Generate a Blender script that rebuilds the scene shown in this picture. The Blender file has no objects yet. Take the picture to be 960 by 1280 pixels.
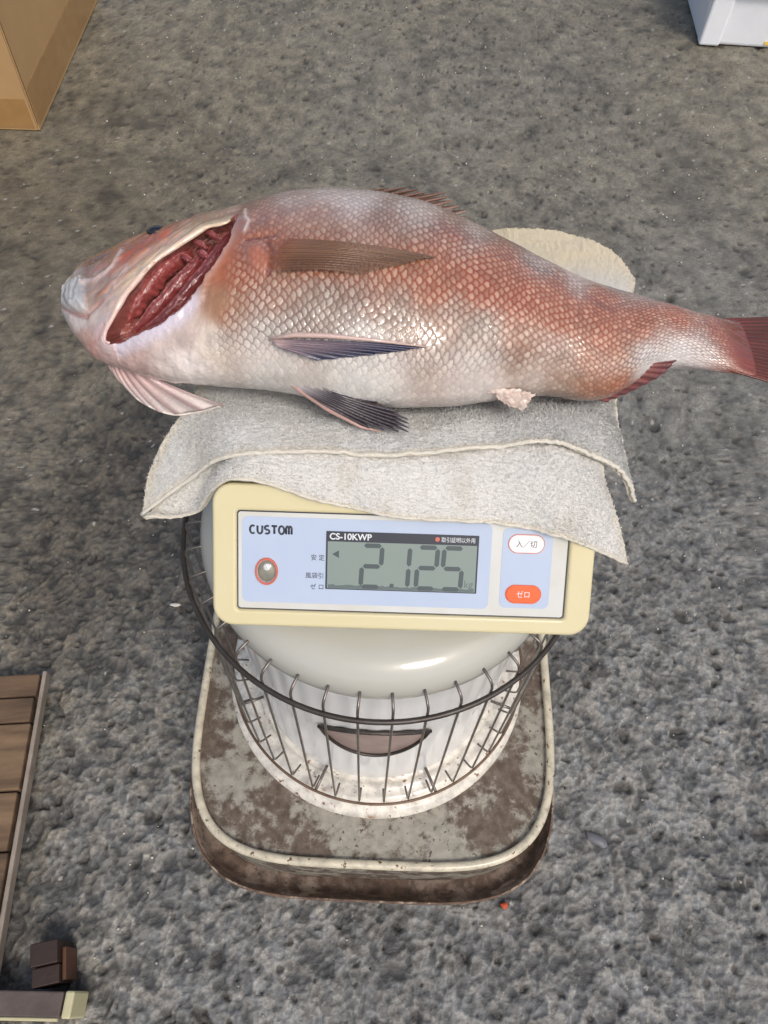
import bpy, bmesh, math, random
import numpy as np
from mathutils import Matrix, Vector
random.seed(7)
rng = np.random.default_rng(11)
R = math.radians
SC = bpy.context.scene
COL = SC.collection

# ------------------------------------------------------------------ camera
PITCH, ROLL = R(57.8), R(2.46)
r0 = Vector((1, 0, 0)); u0 = Vector((0, math.sin(PITCH), math.cos(PITCH))); fw = Vector((0, math.cos(PITCH), -math.sin(PITCH)))
cr = r0 * math.cos(ROLL) + u0 * math.sin(ROLL); cu = u0 * math.cos(ROLL) - r0 * math.sin(ROLL)
cam = bpy.data.cameras.new('camera'); camo = bpy.data.objects.new('camera', cam); COL.objects.link(camo)
camo.matrix_world = Matrix(((cr.x, cu.x, -fw.x, 0), (cr.y, cu.y, -fw.y, 0), (cr.z, cu.z, -fw.z, .95), (0, 0, 0, 1)))
cam.sensor_fit = 'VERTICAL'; cam.sensor_height = 24; cam.lens = 962 / 1280 * 24
cam.clip_start = .02; cam.clip_end = 200
SC.camera = camo

# ------------------------------------------------------------------ world and light
SUN_EL, SUN_AZ = R(55), R(152)          # azimuth measured from +Y towards +X
wd = bpy.data.worlds.new('World'); SC.world = wd; wd.use_nodes = True
wn = wd.node_tree.nodes; wl = wd.node_tree.links
bgn = wn['Background']
sky = wn.new('ShaderNodeTexSky'); sky.sky_type = 'NISHITA'; sky.sun_disc = False
sky.sun_elevation = SUN_EL; sky.sun_rotation = SUN_AZ; sky.air_density = .9; sky.dust_density = 4.0; sky.ozone_density = .3
wl.new(sky.outputs[0], bgn.inputs[0]); bgn.inputs[1].default_value = .15
sl = bpy.data.lights.new('sun', 'SUN'); sl.energy = 1.2; sl.angle = R(15); sl.color = (1, .98, .95)
so = bpy.data.objects.new('sun', sl); COL.objects.link(so)
sd = Vector((math.sin(SUN_AZ) * math.cos(SUN_EL), math.cos(SUN_AZ) * math.cos(SUN_EL), math.sin(SUN_EL)))
so.rotation_euler = sd.to_track_quat('Z', 'Y').to_euler(); so.location = sd * 6
vs = SC.view_settings; vs.view_transform = 'Standard'; vs.look = 'None'; vs.gamma = 1; vs.exposure = 0.1
vs.use_curve_mapping = False

# ------------------------------------------------------------------ helpers
def lin(c):
    c = np.asarray(c, float) / 255.
    return np.where(c <= .04045, c / 12.92, ((c + .055) / 1.055) ** 2.4)
def rgb(r, g, b):
    return tuple(float(v) for v in lin((r, g, b))) + (1,)
def ss(a, b, x):
    t = np.clip((x - a) / (b - a), 0, 1); return t * t * (3 - 2 * t)

def hash3(ix, iy, iz, seed=0):
    h = (ix.astype(np.int64) * 374761393 + iy.astype(np.int64) * 668265263 + iz.astype(np.int64) * 2147483647 + seed * 1274126177) & 0xffffffff
    h = ((h ^ (h >> 13)) * 1274126177) & 0xffffffff
    h = ((h ^ (h >> 16)) * 2246822519) & 0xffffffff
    h = h ^ (h >> 15)
    return (h & 0xffffff) / float(0xffffff)
def noise(x, y, z=None, seed=0):
    if z is None: z = np.zeros_like(x)
    ix, iy, iz = np.floor(x), np.floor(y), np.floor(z)
    fx, fy, fz = x - ix, y - iy, z - iz
    fx, fy, fz = fx * fx * (3 - 2 * fx), fy * fy * (3 - 2 * fy), fz * fz * (3 - 2 * fz)
    out = 0
    for dx in (0, 1):
        for dy in (0, 1):
            for dz in (0, 1):
                w = (fx if dx else 1 - fx) * (fy if dy else 1 - fy) * (fz if dz else 1 - fz)
                out = out + w * hash3(ix + dx, iy + dy, iz + dz, seed)
    return out
def fbm(x, y, z=None, oct=4, seed=0):
    s, a, t = 0, .5, 0
    for k in range(oct):
        f = 2 ** k
        s = s + a * noise(x * f, y * f, None if z is None else z * f, seed + k * 17); t += a; a *= .5
    return s / t
def worley(x, y, seed=0, jit=1.0):
    ix, iy = np.floor(x), np.floor(y); f1 = np.full(x.shape, 9.); f2 = np.full(x.shape, 9.); cid = np.zeros(x.shape)
    z0 = np.zeros_like(ix)
    for dx in (-1, 0, 1):
        for dy in (-1, 0, 1):
            cx, cy = ix + dx, iy + dy
            px = cx + .5 + jit * (hash3(cx, cy, z0, seed) - .5); py = cy + .5 + jit * (hash3(cx, cy, z0, seed + 5) - .5)
            d = np.hypot(px - x, py - y); idv = hash3(cx, cy, z0, seed + 9)
            n = d < f1
            f2 = np.where(n, f1, np.minimum(f2, d)); cid = np.where(n, idv, cid); f1 = np.where(n, d, f1)
    return f1, f2, cid

def mesh_from(verts, faces, smooth=True, name='mesh'):
    me = bpy.data.meshes.new(name)
    verts = np.asarray(verts, float); 
    if isinstance(faces, np.ndarray):
        nf, k = faces.shape
        me.vertices.add(len(verts)); me.vertices.foreach_set('co', verts.astype(np.float32).ravel())
        me.loops.add(nf * k); me.loops.foreach_set('vertex_index', faces.astype(np.int32).ravel())
        me.polygons.add(nf); me.polygons.foreach_set('loop_start', np.arange(0, nf * k, k, dtype=np.int32))
        me.update(calc_edges=True); me.validate()
    else:
        me.from_pydata([tuple(v) for v in verts], [], faces); me.update()
    me.polygons.foreach_set('use_smooth', [smooth] * len(me.polygons))
    return me
def grid_faces(nr, nc, wrap=False):
    i = np.arange(nr - 1)[:, None]; j = np.arange(nc if wrap else nc - 1)[None, :]; j2 = (j + 1) % nc
    return np.stack([i * nc + j, i * nc + j2, (i + 1) * nc + j2, (i + 1) * nc + j], -1).reshape(-1, 4)
def set_col(me, cols, name='Col'):
    a = me.attributes.new(name, 'FLOAT_COLOR', 'POINT')
    c = np.ones((len(me.vertices), 4), np.float32); cc_ = np.asarray(cols); cc_ = cc_.reshape(-1, cc_.shape[-1]); c[:, :cc_.shape[1]] = cc_
    a.data.foreach_set('color', c.ravel())
def obj(name, me, mat=None, parent=None, loc=None, rot=None):
    o = bpy.data.objects.new(name, me); COL.objects.link(o)
    if mat and not len(me.materials): me.materials.append(mat)
    if parent: o.parent = parent
    if loc is not None: o.location = loc
    if rot is not None: o.rotation_euler = rot
    return o
def empty(name, loc=(0, 0, 0), rot=(0, 0, 0)):
    o = bpy.data.objects.new(name, None); COL.objects.link(o); o.location = loc; o.rotation_euler = rot; o.empty_display_size = .05
    return o
def tag(o, label=None, cat=None, group=None, kind=None):
    if label: o['label'] = label
    if cat: o['category'] = cat
    if group: o['group'] = group
    if kind: o['kind'] = kind
    return o
def box_mesh(sx, sy, sz, bev=.002, seg=2, center=(0, 0, 0), taper=1.0):
    bm = bmesh.new(); bmesh.ops.create_cube(bm, size=1)
    for v in bm.verts:
        k = taper if v.co.z < 0 else 1
        v.co = Vector((v.co.x * sx * k + center[0], v.co.y * sy * k + center[1], v.co.z * sz + center[2]))
    if bev: bmesh.ops.bevel(bm, geom=bm.edges[:], offset=bev, segments=seg, affect='EDGES', profile=.5)
    me = bpy.data.meshes.new('box'); bm.to_mesh(me); bm.free()
    return me
def tube_mesh(pts, r, n=8, closed=False, flat=1.0):
    P = np.asarray(pts, float); m = len(P)
    T = (np.roll(P, -1, 0) - np.roll(P, 1, 0)) if closed else np.gradient(P, axis=0)
    T /= np.linalg.norm(T, axis=1)[:, None]
    ref = np.array([0, 0, 1.]) if abs(T[0][2]) < .9 else np.array([1., 0, 0])
    N = np.zeros_like(P); b = ref - T[0] * (ref @ T[0]); N[0] = b / np.linalg.norm(b)
    for k in range(1, m):
        b = N[k - 1] - T[k] * (N[k - 1] @ T[k]); N[k] = b / np.linalg.norm(b)
    B = np.cross(T, N); rr = np.broadcast_to(np.asarray(r, float), (m,))
    a = np.linspace(0, 2 * math.pi, n, endpoint=False)
    V = P[:, None] + rr[:, None, None] * (np.cos(a)[None, :, None] * N[:, None] * flat + np.sin(a)[None, :, None] * B[:, None])
    F = grid_faces(m, n, True)
    if closed:
        j = np.arange(n); F = np.vstack([F, np.stack([(m - 1) * n + j, (m - 1) * n + (j + 1) % n, (j + 1) % n, j], -1)])
        return mesh_from(V.reshape(-1, 3), F)
    me = mesh_from(V.reshape(-1, 3), [tuple(int(q) for q in f) for f in F] + [tuple(range(n))[::-1], tuple(range((m - 1) * n, m * n))])
    return me
def lathe_mesh(prof, n=128, flute=None):
    pr = np.asarray(prof, float); a = np.linspace(0, 2 * math.pi, n, endpoint=False)
    V = np.zeros((len(pr), n, 3))
    rr = pr[:, 0][:, None] + (flute(a)[None, :] * pr[:, 2][:, None] if flute else 0)
    V[:, :, 0] = rr * np.cos(a); V[:, :, 1] = rr * np.sin(a); V[:, :, 2] = pr[:, 1][:, None]
    return mesh_from(V.reshape(-1, 3), grid_faces(len(pr), n, True)[:, ::-1])
def superellipse(hx, hy, n=4.0, m=160):
    a = np.linspace(0, 2 * math.pi, m, endpoint=False); c, s = np.cos(a), np.sin(a)
    return np.stack([hx * np.sign(c) * np.abs(c) ** (2 / n), hy * np.sign(s) * np.abs(s) ** (2 / n)], -1)
def loft_mesh(secs, n=4.0, m=160):
    V = [np.column_stack([superellipse(hx, hy, n, m), np.full(m, z)]) for hx, hy, z in secs]
    return mesh_from(np.vstack(V), grid_faces(len(secs), m, True)[:, ::-1])
def round_rect(w, h, r, k=8):
    pts = []
    for cx, cy, a0 in ((w / 2 - r, h / 2 - r, 0), (-w / 2 + r, h / 2 - r, 90), (-w / 2 + r, -h / 2 + r, 180), (w / 2 - r, -h / 2 + r, 270)):
        for q in range(k + 1):
            a = R(a0 + 90 * q / k); pts.append((cx + r * math.cos(a), cy + r * math.sin(a)))
    return pts
def plate_mesh(outline, z0, z1, bev=0, seg=2):
    bm = bmesh.new(); vs_ = [bm.verts.new((x, y, z0)) for x, y in outline]
    f = bm.faces.new(vs_); ex = bmesh.ops.extrude_face_region(bm, geom=[f])
    top = [g for g in ex['geom'] if isinstance(g, bmesh.types.BMVert)]
    for v in top: v.co.z = z1
    bmesh.ops.recalc_face_normals(bm, faces=bm.faces[:])
    if bev:
        zt = max(z0, z1)
        ed = [e for e in bm.edges if all(abs(v.co.z - zt) < 1e-7 for v in e.verts)]
        bmesh.ops.bevel(bm, geom=ed, offset=bev, segments=seg, affect='EDGES', profile=.5)
    me = bpy.data.meshes.new('plate'); bm.to_mesh(me); bm.free(); return me
def frame_mesh(outer, inner, z0, z1, bev=.001):
    n = len(outer); V = [(x, y, z1) for x, y in outer] + [(x, y, z1) for x, y in inner] + [(x, y, z0) for x, y in outer] + [(x, y, z0) for x, y in inner]
    F = []
    for i in range(n):
        j = (i + 1) % n
        F += [(i, j, n + j, n + i), (2 * n + i, 2 * n + j, j, i), (n + i, n + j, 3 * n + j, 3 * n + i), (2 * n + j, 2 * n + i, 3 * n + i, 3 * n + j)]
    me = mesh_from(V, F, smooth=False)
    bm = bmesh.new(); bm.from_mesh(me); bmesh.ops.recalc_face_normals(bm, faces=bm.faces[:])
    if bev:
        ed = [e for e in bm.edges if all(abs(v.co.z - z1) < 1e-7 for v in e.verts) and len(e.link_faces) == 2 and abs(e.calc_face_angle()) > 1]
        bmesh.ops.bevel(bm, geom=ed, offset=bev, segments=3, affect='EDGES', profile=.5)
    bm.to_mesh(me); bm.free(); return me
def text_mesh(body, size, xscale=1.0, depth=.00008, bold=0.0, align='LEFT', space=1.0):
    cu_ = bpy.data.curves.new('text', 'FONT'); cu_.body = body; cu_.size = size; cu_.extrude = depth; cu_.offset = bold; cu_.align_x = align; cu_.space_character = space
    o = bpy.data.objects.new('text', cu_); COL.objects.link(o)
    dg = bpy.context.evaluated_depsgraph_get(); me = bpy.data.meshes.new_from_object(o.evaluated_get(dg))
    bpy.data.objects.remove(o); bpy.data.curves.remove(cu_)
    for v in me.vertices: v.co.x *= xscale
    return me
def catmull(G, nu, nv):
    G = np.asarray(G, float)
    def along(A, n):
        m = len(A); t = np.linspace(0, m - 1, n); i = np.clip(np.floor(t).astype(int), 0, m - 2); f = (t - i)[(...,) + (None,) * (A.ndim - 1)]
        p1, p2 = A[i], A[i + 1]
        p0 = np.where((i > 0)[(...,) + (None,) * (A.ndim - 1)], A[np.maximum(i - 1, 0)], 2 * p1 - p2)
        p3 = np.where((i < m - 2)[(...,) + (None,) * (A.ndim - 1)], A[np.minimum(i + 2, m - 1)], 2 * p2 - p1)
        return .5 * (2 * p1 + (p2 - p0) * f + (2 * p0 - 5 * p1 + 4 * p2 - p3) * f ** 2 + (3 * p1 - p0 - 3 * p2 + p3) * f ** 3)
    A = along(G, nu); return np.swapaxes(along(np.swapaxes(A, 0, 1), nv), 0, 1)
def normals(P):
    du = np.gradient(P, axis=0); dv = np.gradient(P, axis=1); n = np.cross(du, dv); return n / (np.linalg.norm(n, axis=-1, keepdims=True) + 1e-12)

# ------------------------------------------------------------------ materials
def mat(name, base=(.5, .5, .5, 1), rough=.5, metal=0, spec=.5, coat=0, noise_scale=None, noise_amt=.0, dark=None, bump=0, bump_scale=200, attr=None, sheen=0, trans=0, sss=0, sss_rad=None, detail=5, coat_rough=.1, rough_var=0, stretch=None):
    m = bpy.data.materials.new(name); m.use_nodes = True; nt = m.node_tree; N, L = nt.nodes, nt.links; b = N['Principled BSDF']
    b.inputs['Base Color'].default_value = base; b.inputs['Roughness'].default_value = rough; b.inputs['Metallic'].default_value = metal
    b.inputs['Specular IOR Level'].default_value = spec; b.inputs['Coat Weight'].default_value = coat; b.inputs['Coat Roughness'].default_value = coat_rough
    b.inputs['Sheen Weight'].default_value = sheen; b.inputs['Transmission Weight'].default_value = trans
    if sss:
        b.inputs['Subsurface Weight'].default_value = sss; b.inputs['Subsurface Radius'].default_value = sss_rad or (.004, .002, .001); b.inputs['Subsurface Scale'].default_value = 1
    tc = N.new('ShaderNodeTexCoord'); src = None
    if attr:
        a = N.new('ShaderNodeAttribute'); a.attribute_name = attr; src = a.outputs['Color']
    if noise_scale:
        nz = N.new('ShaderNodeTexNoise'); nz.inputs['Scale'].default_value = noise_scale; nz.inputs['Detail'].default_value = detail; nz.inputs['Roughness'].default_value = .6
        if stretch:
            mp = N.new('ShaderNodeMapping'); mp.inputs['Scale'].default_value = stretch; L.new(tc.outputs['Object'], mp.inputs[0]); L.new(mp.outputs[0], nz.inputs['Vector'])
        else: L.new(tc.outputs['Object'], nz.inputs['Vector'])
        rp = N.new('ShaderNodeValToRGB'); rp.color_ramp.elements[0].position = .35; rp.color_ramp.elements[1].position = .65
        L.new(nz.outputs['Fac'], rp.inputs['Fac'])
        mx = N.new('ShaderNodeMix'); mx.data_type = 'RGBA'
        mm = N.new('ShaderNodeMath'); mm.operation = 'MULTIPLY'; mm.inputs[1].default_value = noise_amt
        L.new(rp.outputs['Color'], mm.inputs[0]); L.new(mm.outputs[0], mx.inputs[0])
        if src: L.new(src, mx.inputs[6])
        else: mx.inputs[6].default_value = base
        mx.inputs[7].default_value = dark or tuple(v * .5 for v in base[:3]) + (1,)
        src = mx.outputs[2]
        if rough_var:
            mr = N.new('ShaderNodeMapRange'); mr.inputs[3].default_value = rough - rough_var; mr.inputs[4].default_value = rough + rough_var
            L.new(nz.outputs['Fac'], mr.inputs[0]); L.new(mr.outputs[0], b.inputs['Roughness'])
    if src: L.new(src, b.inputs['Base Color'])
    if bump:
        nb = N.new('ShaderNodeTexNoise'); nb.inputs['Scale'].default_value = bump_scale; nb.inputs['Detail'].default_value = 4
        L.new(tc.outputs['Object'], nb.inputs['Vector'])
        bp = N.new('ShaderNodeBump'); bp.inputs['Strength'].default_value = bump; bp.inputs['Distance'].default_value = .001
        L.new(nb.outputs['Fac'], bp.inputs['Height']); L.new(bp.outputs[0], b.inputs['Normal'])
    return m
def rust_mat(name, paint, rust, thr, scale=14, dark=(.05, .03, .02, 1), rough=.6, bump=.35):
    m = bpy.data.materials.new(name); m.use_nodes = True; N, L = m.node_tree.nodes, m.node_tree.links; b = N['Principled BSDF']
    tc = N.new('ShaderNodeTexCoord')
    def nz(s, d=8, r=.62, dist=0):
        n = N.new('ShaderNodeTexNoise'); n.inputs['Scale'].default_value = s; n.inputs['Detail'].default_value = d; n.inputs['Roughness'].default_value = r; n.inputs['Distortion'].default_value = dist
        L.new(tc.outputs['Object'], n.inputs['Vector']); return n
    def ramp(o, a, c):
        r_ = N.new('ShaderNodeMapRange'); r_.inputs[1].default_value = a; r_.inputs[2].default_value = c; L.new(o, r_.inputs[0]); return r_.outputs[0]
    def mix(f, a, c):
        x = N.new('ShaderNodeMix'); x.data_type = 'RGBA'; L.new(f, x.inputs[0])
        for k, v in ((6, a), (7, c)):
            if isinstance(v, tuple): x.inputs[k].default_value = v
            else: L.new(v, x.inputs[k])
        return x.outputs[2]
    big, mid, fine, spots = nz(scale, 13, .70, .15), nz(scale * 4, 6), nz(scale * 18, 5), nz(scale * 7, 3)
    f1 = ramp(big.outputs['Fac'], thr - .035, thr + .035)
    p2 = mix(ramp(mid.outputs['Fac'], .4, .68), paint, tuple(v * .62 for v in paint[:3]) + (1,))
    r2 = mix(ramp(mid.outputs['Fac'], .38, .62), rust, dark)
    c = mix(f1, p2, r2)
    c = mix(ramp(spots.outputs['Fac'], .63, .68), c, dark)
    L.new(c, b.inputs['Base Color'])
    ro = N.new('ShaderNodeMapRange'); ro.inputs[3].default_value = rough - .15; ro.inputs[4].default_value = rough + .2; L.new(f1, ro.inputs[0]); L.new(ro.outputs[0], b.inputs['Roughness'])
    ad = N.new('ShaderNodeMath'); ad.operation = 'MULTIPLY_ADD'; ad.inputs[1].default_value = -.6; L.new(f1, ad.inputs[0]); L.new(fine.outputs['Fac'], ad.inputs[2])
    bp = N.new('ShaderNodeBump'); bp.inputs['Strength'].default_value = bump; bp.inputs['Distance'].default_value = .0012; L.new(ad.outputs[0], bp.inputs['Height']); L.new(bp.outputs[0], b.inputs['Normal'])
    return m

M = {}
M['floor'] = mat('concrete', attr='Col', rough=.56, spec=.45, noise_scale=260, noise_amt=.5, dark=rgb(72, 71, 67), bump=1.0, bump_scale=420, rough_var=.18)
M['floor_far'] = mat('concrete_far', base=rgb(120, 114, 104), rough=.8, noise_scale=60, noise_amt=.6, dark=rgb(80, 76, 70), bump=1, bump_scale=90)
M['card'] = mat('cardboard', base=rgb(182, 148, 104), rough=.75, noise_scale=9, noise_amt=.35, dark=rgb(160, 126, 84), bump=.12, bump_scale=500, spec=.2)
M['card_edge'] = mat('cardboard_edge', base=rgb(110, 82, 52), rough=.9)
M['tape'] = mat('packing_tape', base=rgb(166, 128, 80), rough=.3, spec=.5, noise_scale=30, noise_amt=.3, dark=rgb(135, 100, 58), coat=.3)
M['styro'] = mat('styrofoam', base=(.80, .82, .84, 1), rough=.75, noise_scale=25, noise_amt=.2, dark=(.66, .68, .70, 1), bump=.4, bump_scale=260, sss=.2)
M['styro_mark'] = mat('yellow_print', base=rgb(230, 200, 90), rough=.6)
M['plank'] = mat('weathered_plank', base=rgb(108, 86, 64), rough=.8, stretch=(.22, 1.6, 1), noise_scale=36, noise_amt=.85, dark=rgb(52, 38, 26), bump=.6, bump_scale=150)
M['plank2'] = mat('worn_plank', base=rgb(126, 102, 76), rough=.8, stretch=(.22, 1.6, 1), noise_scale=32, noise_amt=.8, dark=rgb(66, 48, 34), bump=.6, bump_scale=170)
M['strip'] = mat('edge_strip', base=rgb(150, 138, 124), rough=.6, noise_scale=40, noise_amt=.5, dark=rgb(105, 92, 80), bump=.3)
M['batten'] = mat('batten_wood', base=rgb(96, 84, 78), rough=.75, noise_scale=30, noise_amt=.7, dark=rgb(66, 55, 50), bump=.5, bump_scale=200)
M['batten_end'] = mat('pale_paint', base=rgb(190, 184, 146), rough=.6, noise_scale=40, noise_amt=.4, dark=rgb(180, 168, 124), bump=.2)
M['darkwood'] = mat('dark_wood', base=rgb(46, 30, 20), rough=.6, noise_scale=30, noise_amt=.7, dark=rgb(38, 22, 13), bump=.4, bump_scale=160)
M['lit_wood'] = mat('lit_reddish_wood', base=rgb(84, 54, 36), rough=.65, noise_scale=40, noise_amt=.6, dark=rgb(84, 50, 30), bump=.4)
M['tray'] = rust_mat('rusty_tray', rgb(142, 126, 112), rgb(112, 92, 78), .46, 18, dark=rgb(74, 60, 50))
M['tray_lip'] = rust_mat('rusty_lip', rgb(168, 152, 132), rgb(112, 88, 70), .46, 30, dark=rgb(78, 60, 48), rough=.5, bump=.1)
M['deck'] = rust_mat('rusty_deck', rgb(152, 147, 133), rgb(108, 96, 83), .50, 24, dark=rgb(80, 67, 56))
M['rim'] = rust_mat('worn_cream_rim', rgb(205, 196, 172), rgb(140, 116, 88), .66, 20, dark=rgb(100, 76, 54), rough=.4, bump=.1)
M['collar'] = rust_mat('stained_collar', rgb(224, 218, 204), rgb(176, 146, 114), .60, 20, dark=rgb(130, 100, 74), rough=.35, bump=.12)
M['enamel'] = mat('white_enamel', base=rgb(236, 237, 235), rough=.14, spec=.55, noise_scale=7, noise_amt=.18, dark=rgb(214, 204, 182))
M['dome'] = mat('cream_enamel', base=rgb(182, 182, 173), rough=.13, spec=.5, noise_scale=9, noise_amt=.3, dark=rgb(170, 166, 150), bump=.35, bump_scale=26, rough_var=.05)
M['window'] = mat('brown_mica', base=rgb(168, 148, 140), rough=.35, noise_scale=60, noise_amt=.5, dark=rgb(136, 114, 104))
M['dark_metal'] = mat('dark_metal', base=rgb(76, 72, 68), rough=.4, metal=.5, noise_scale=90, noise_amt=.5, dark=rgb(52, 40, 32))
M['wire'] = mat('guard_wire', base=rgb(132, 126, 119), rough=.32, metal=.7, noise_scale=70, noise_amt=.6, dark=rgb(88, 76, 66))
M['wire_old'] = mat('guard_ring_rusty', base=rgb(120, 98, 80), rough=.5, metal=.4, noise_scale=60, noise_amt=.7, dark=rgb(84, 62, 46))
M['housing'] = mat('cream_plastic', base=rgb(208, 199, 160), rough=.36, noise_scale=11, noise_amt=.35, dark=rgb(200, 184, 134), spec=.45, bump=.04, bump_scale=400)
M['label'] = mat('label_white', base=rgb(204, 205, 200), rough=.28, spec=.4, noise_scale=22, noise_amt=.45, dark=rgb(186, 183, 166))
M['pad'] = mat('label_blue', base=rgb(172, 186, 206), rough=.22, spec=.5, noise_scale=24, noise_amt=.3, dark=rgb(186, 197, 213))
M['black'] = mat('print_dark', base=rgb(38, 42, 54), rough=.4)
M['lcd'] = mat('lcd_glass', base=rgb(130, 143, 134), rough=.12, spec=.5, noise_scale=18, noise_amt=.3, dark=rgb(118, 132, 128))
M['lcd_seg'] = mat('lcd_segment', base=rgb(72, 82, 82), rough=.25)
M['lcd_dim'] = mat('lcd_dim_tone', base=rgb(92, 104, 102), rough=.25)
M['lettering'] = mat('pale_lettering', base=rgb(214, 218, 218), rough=.5)
M['orange'] = mat('orange_button', base=rgb(232, 96, 40), rough=.35)
M['button'] = mat('white_button', base=rgb(232, 230, 226), rough=.35)
M['redline'] = mat('button_outline', base=rgb(196, 104, 84), rough=.5)
M['bubble'] = mat('spirit_level', base=rgb(140, 136, 116), rough=.08, spec=.6, noise_scale=120, noise_amt=.6, dark=rgb(92, 98, 96))
M['towel'] = mat('terry_cloth', attr='Col', rough=.95, spec=.1, sheen=.35, noise_scale=900, noise_amt=.22, dark=rgb(172, 174, 174), bump=1.0, bump_scale=1100, detail=2)
M['hem'] = mat('towel_hem', base=rgb(222, 217, 202), rough=.95, spec=.1, sheen=.3, noise_scale=300, noise_amt=.35, dark=rgb(196, 186, 162), bump=.8, bump_scale=1300)
M['fish'] = mat('fish_skin', attr='Col', rough=.36, spec=.4, coat=1.0, coat_rough=.035, noise_scale=420, noise_amt=.10, dark=rgb(120, 90, 78), bump=.5, bump_scale=520, sss=.05)
M['fin'] = mat('fish_fin', attr='Col', rough=.35, spec=.5, coat=.25, noise_scale=500, noise_amt=.15, dark=rgb(70, 50, 44), bump=.4, bump_scale=500)
M['fin_soft'] = M['fin'].copy(); M['fin_soft'].name = 'fish_fin_translucent'; _n = M['fin_soft'].node_tree.nodes; M['fin_soft'].node_tree.links.new([q for q in _n if q.bl_idname == 'ShaderNodeAttribute'][0].outputs['Alpha'], _n['Principled BSDF'].inputs['Alpha'])
M['gill'] = mat('gill_flesh', attr='Col', rough=.28, spec=.55, coat=.4, noise_scale=260, noise_amt=.5, dark=rgb(96, 34, 34), bump=.7, bump_scale=420, sss=.2)
M['eye'] = mat('eye_black', base=rgb(24, 20, 20), rough=.08, spec=.7, coat=.6)
M['flesh'] = mat('pale_flesh', base=rgb(214, 196, 184), rough=.35, coat=.3, noise_scale=200, noise_amt=.4, dark=rgb(204, 170, 150), bump=.5, bump_scale=300, sss=.2)
M['flake'] = mat('pale_flake', base=rgb(210, 204, 190), rough=.4)
M['chip'] = mat('orange_chip', base=rgb(190, 84, 50), rough=.6)
M['debris'] = mat('dark_debris', base=rgb(48, 42, 36), rough=.8)
M['shell'] = mat('grey_shell', base=rgb(112, 112, 116), rough=.45, noise_scale=90, noise_amt=.6, dark=rgb(84, 84, 88))

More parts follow.
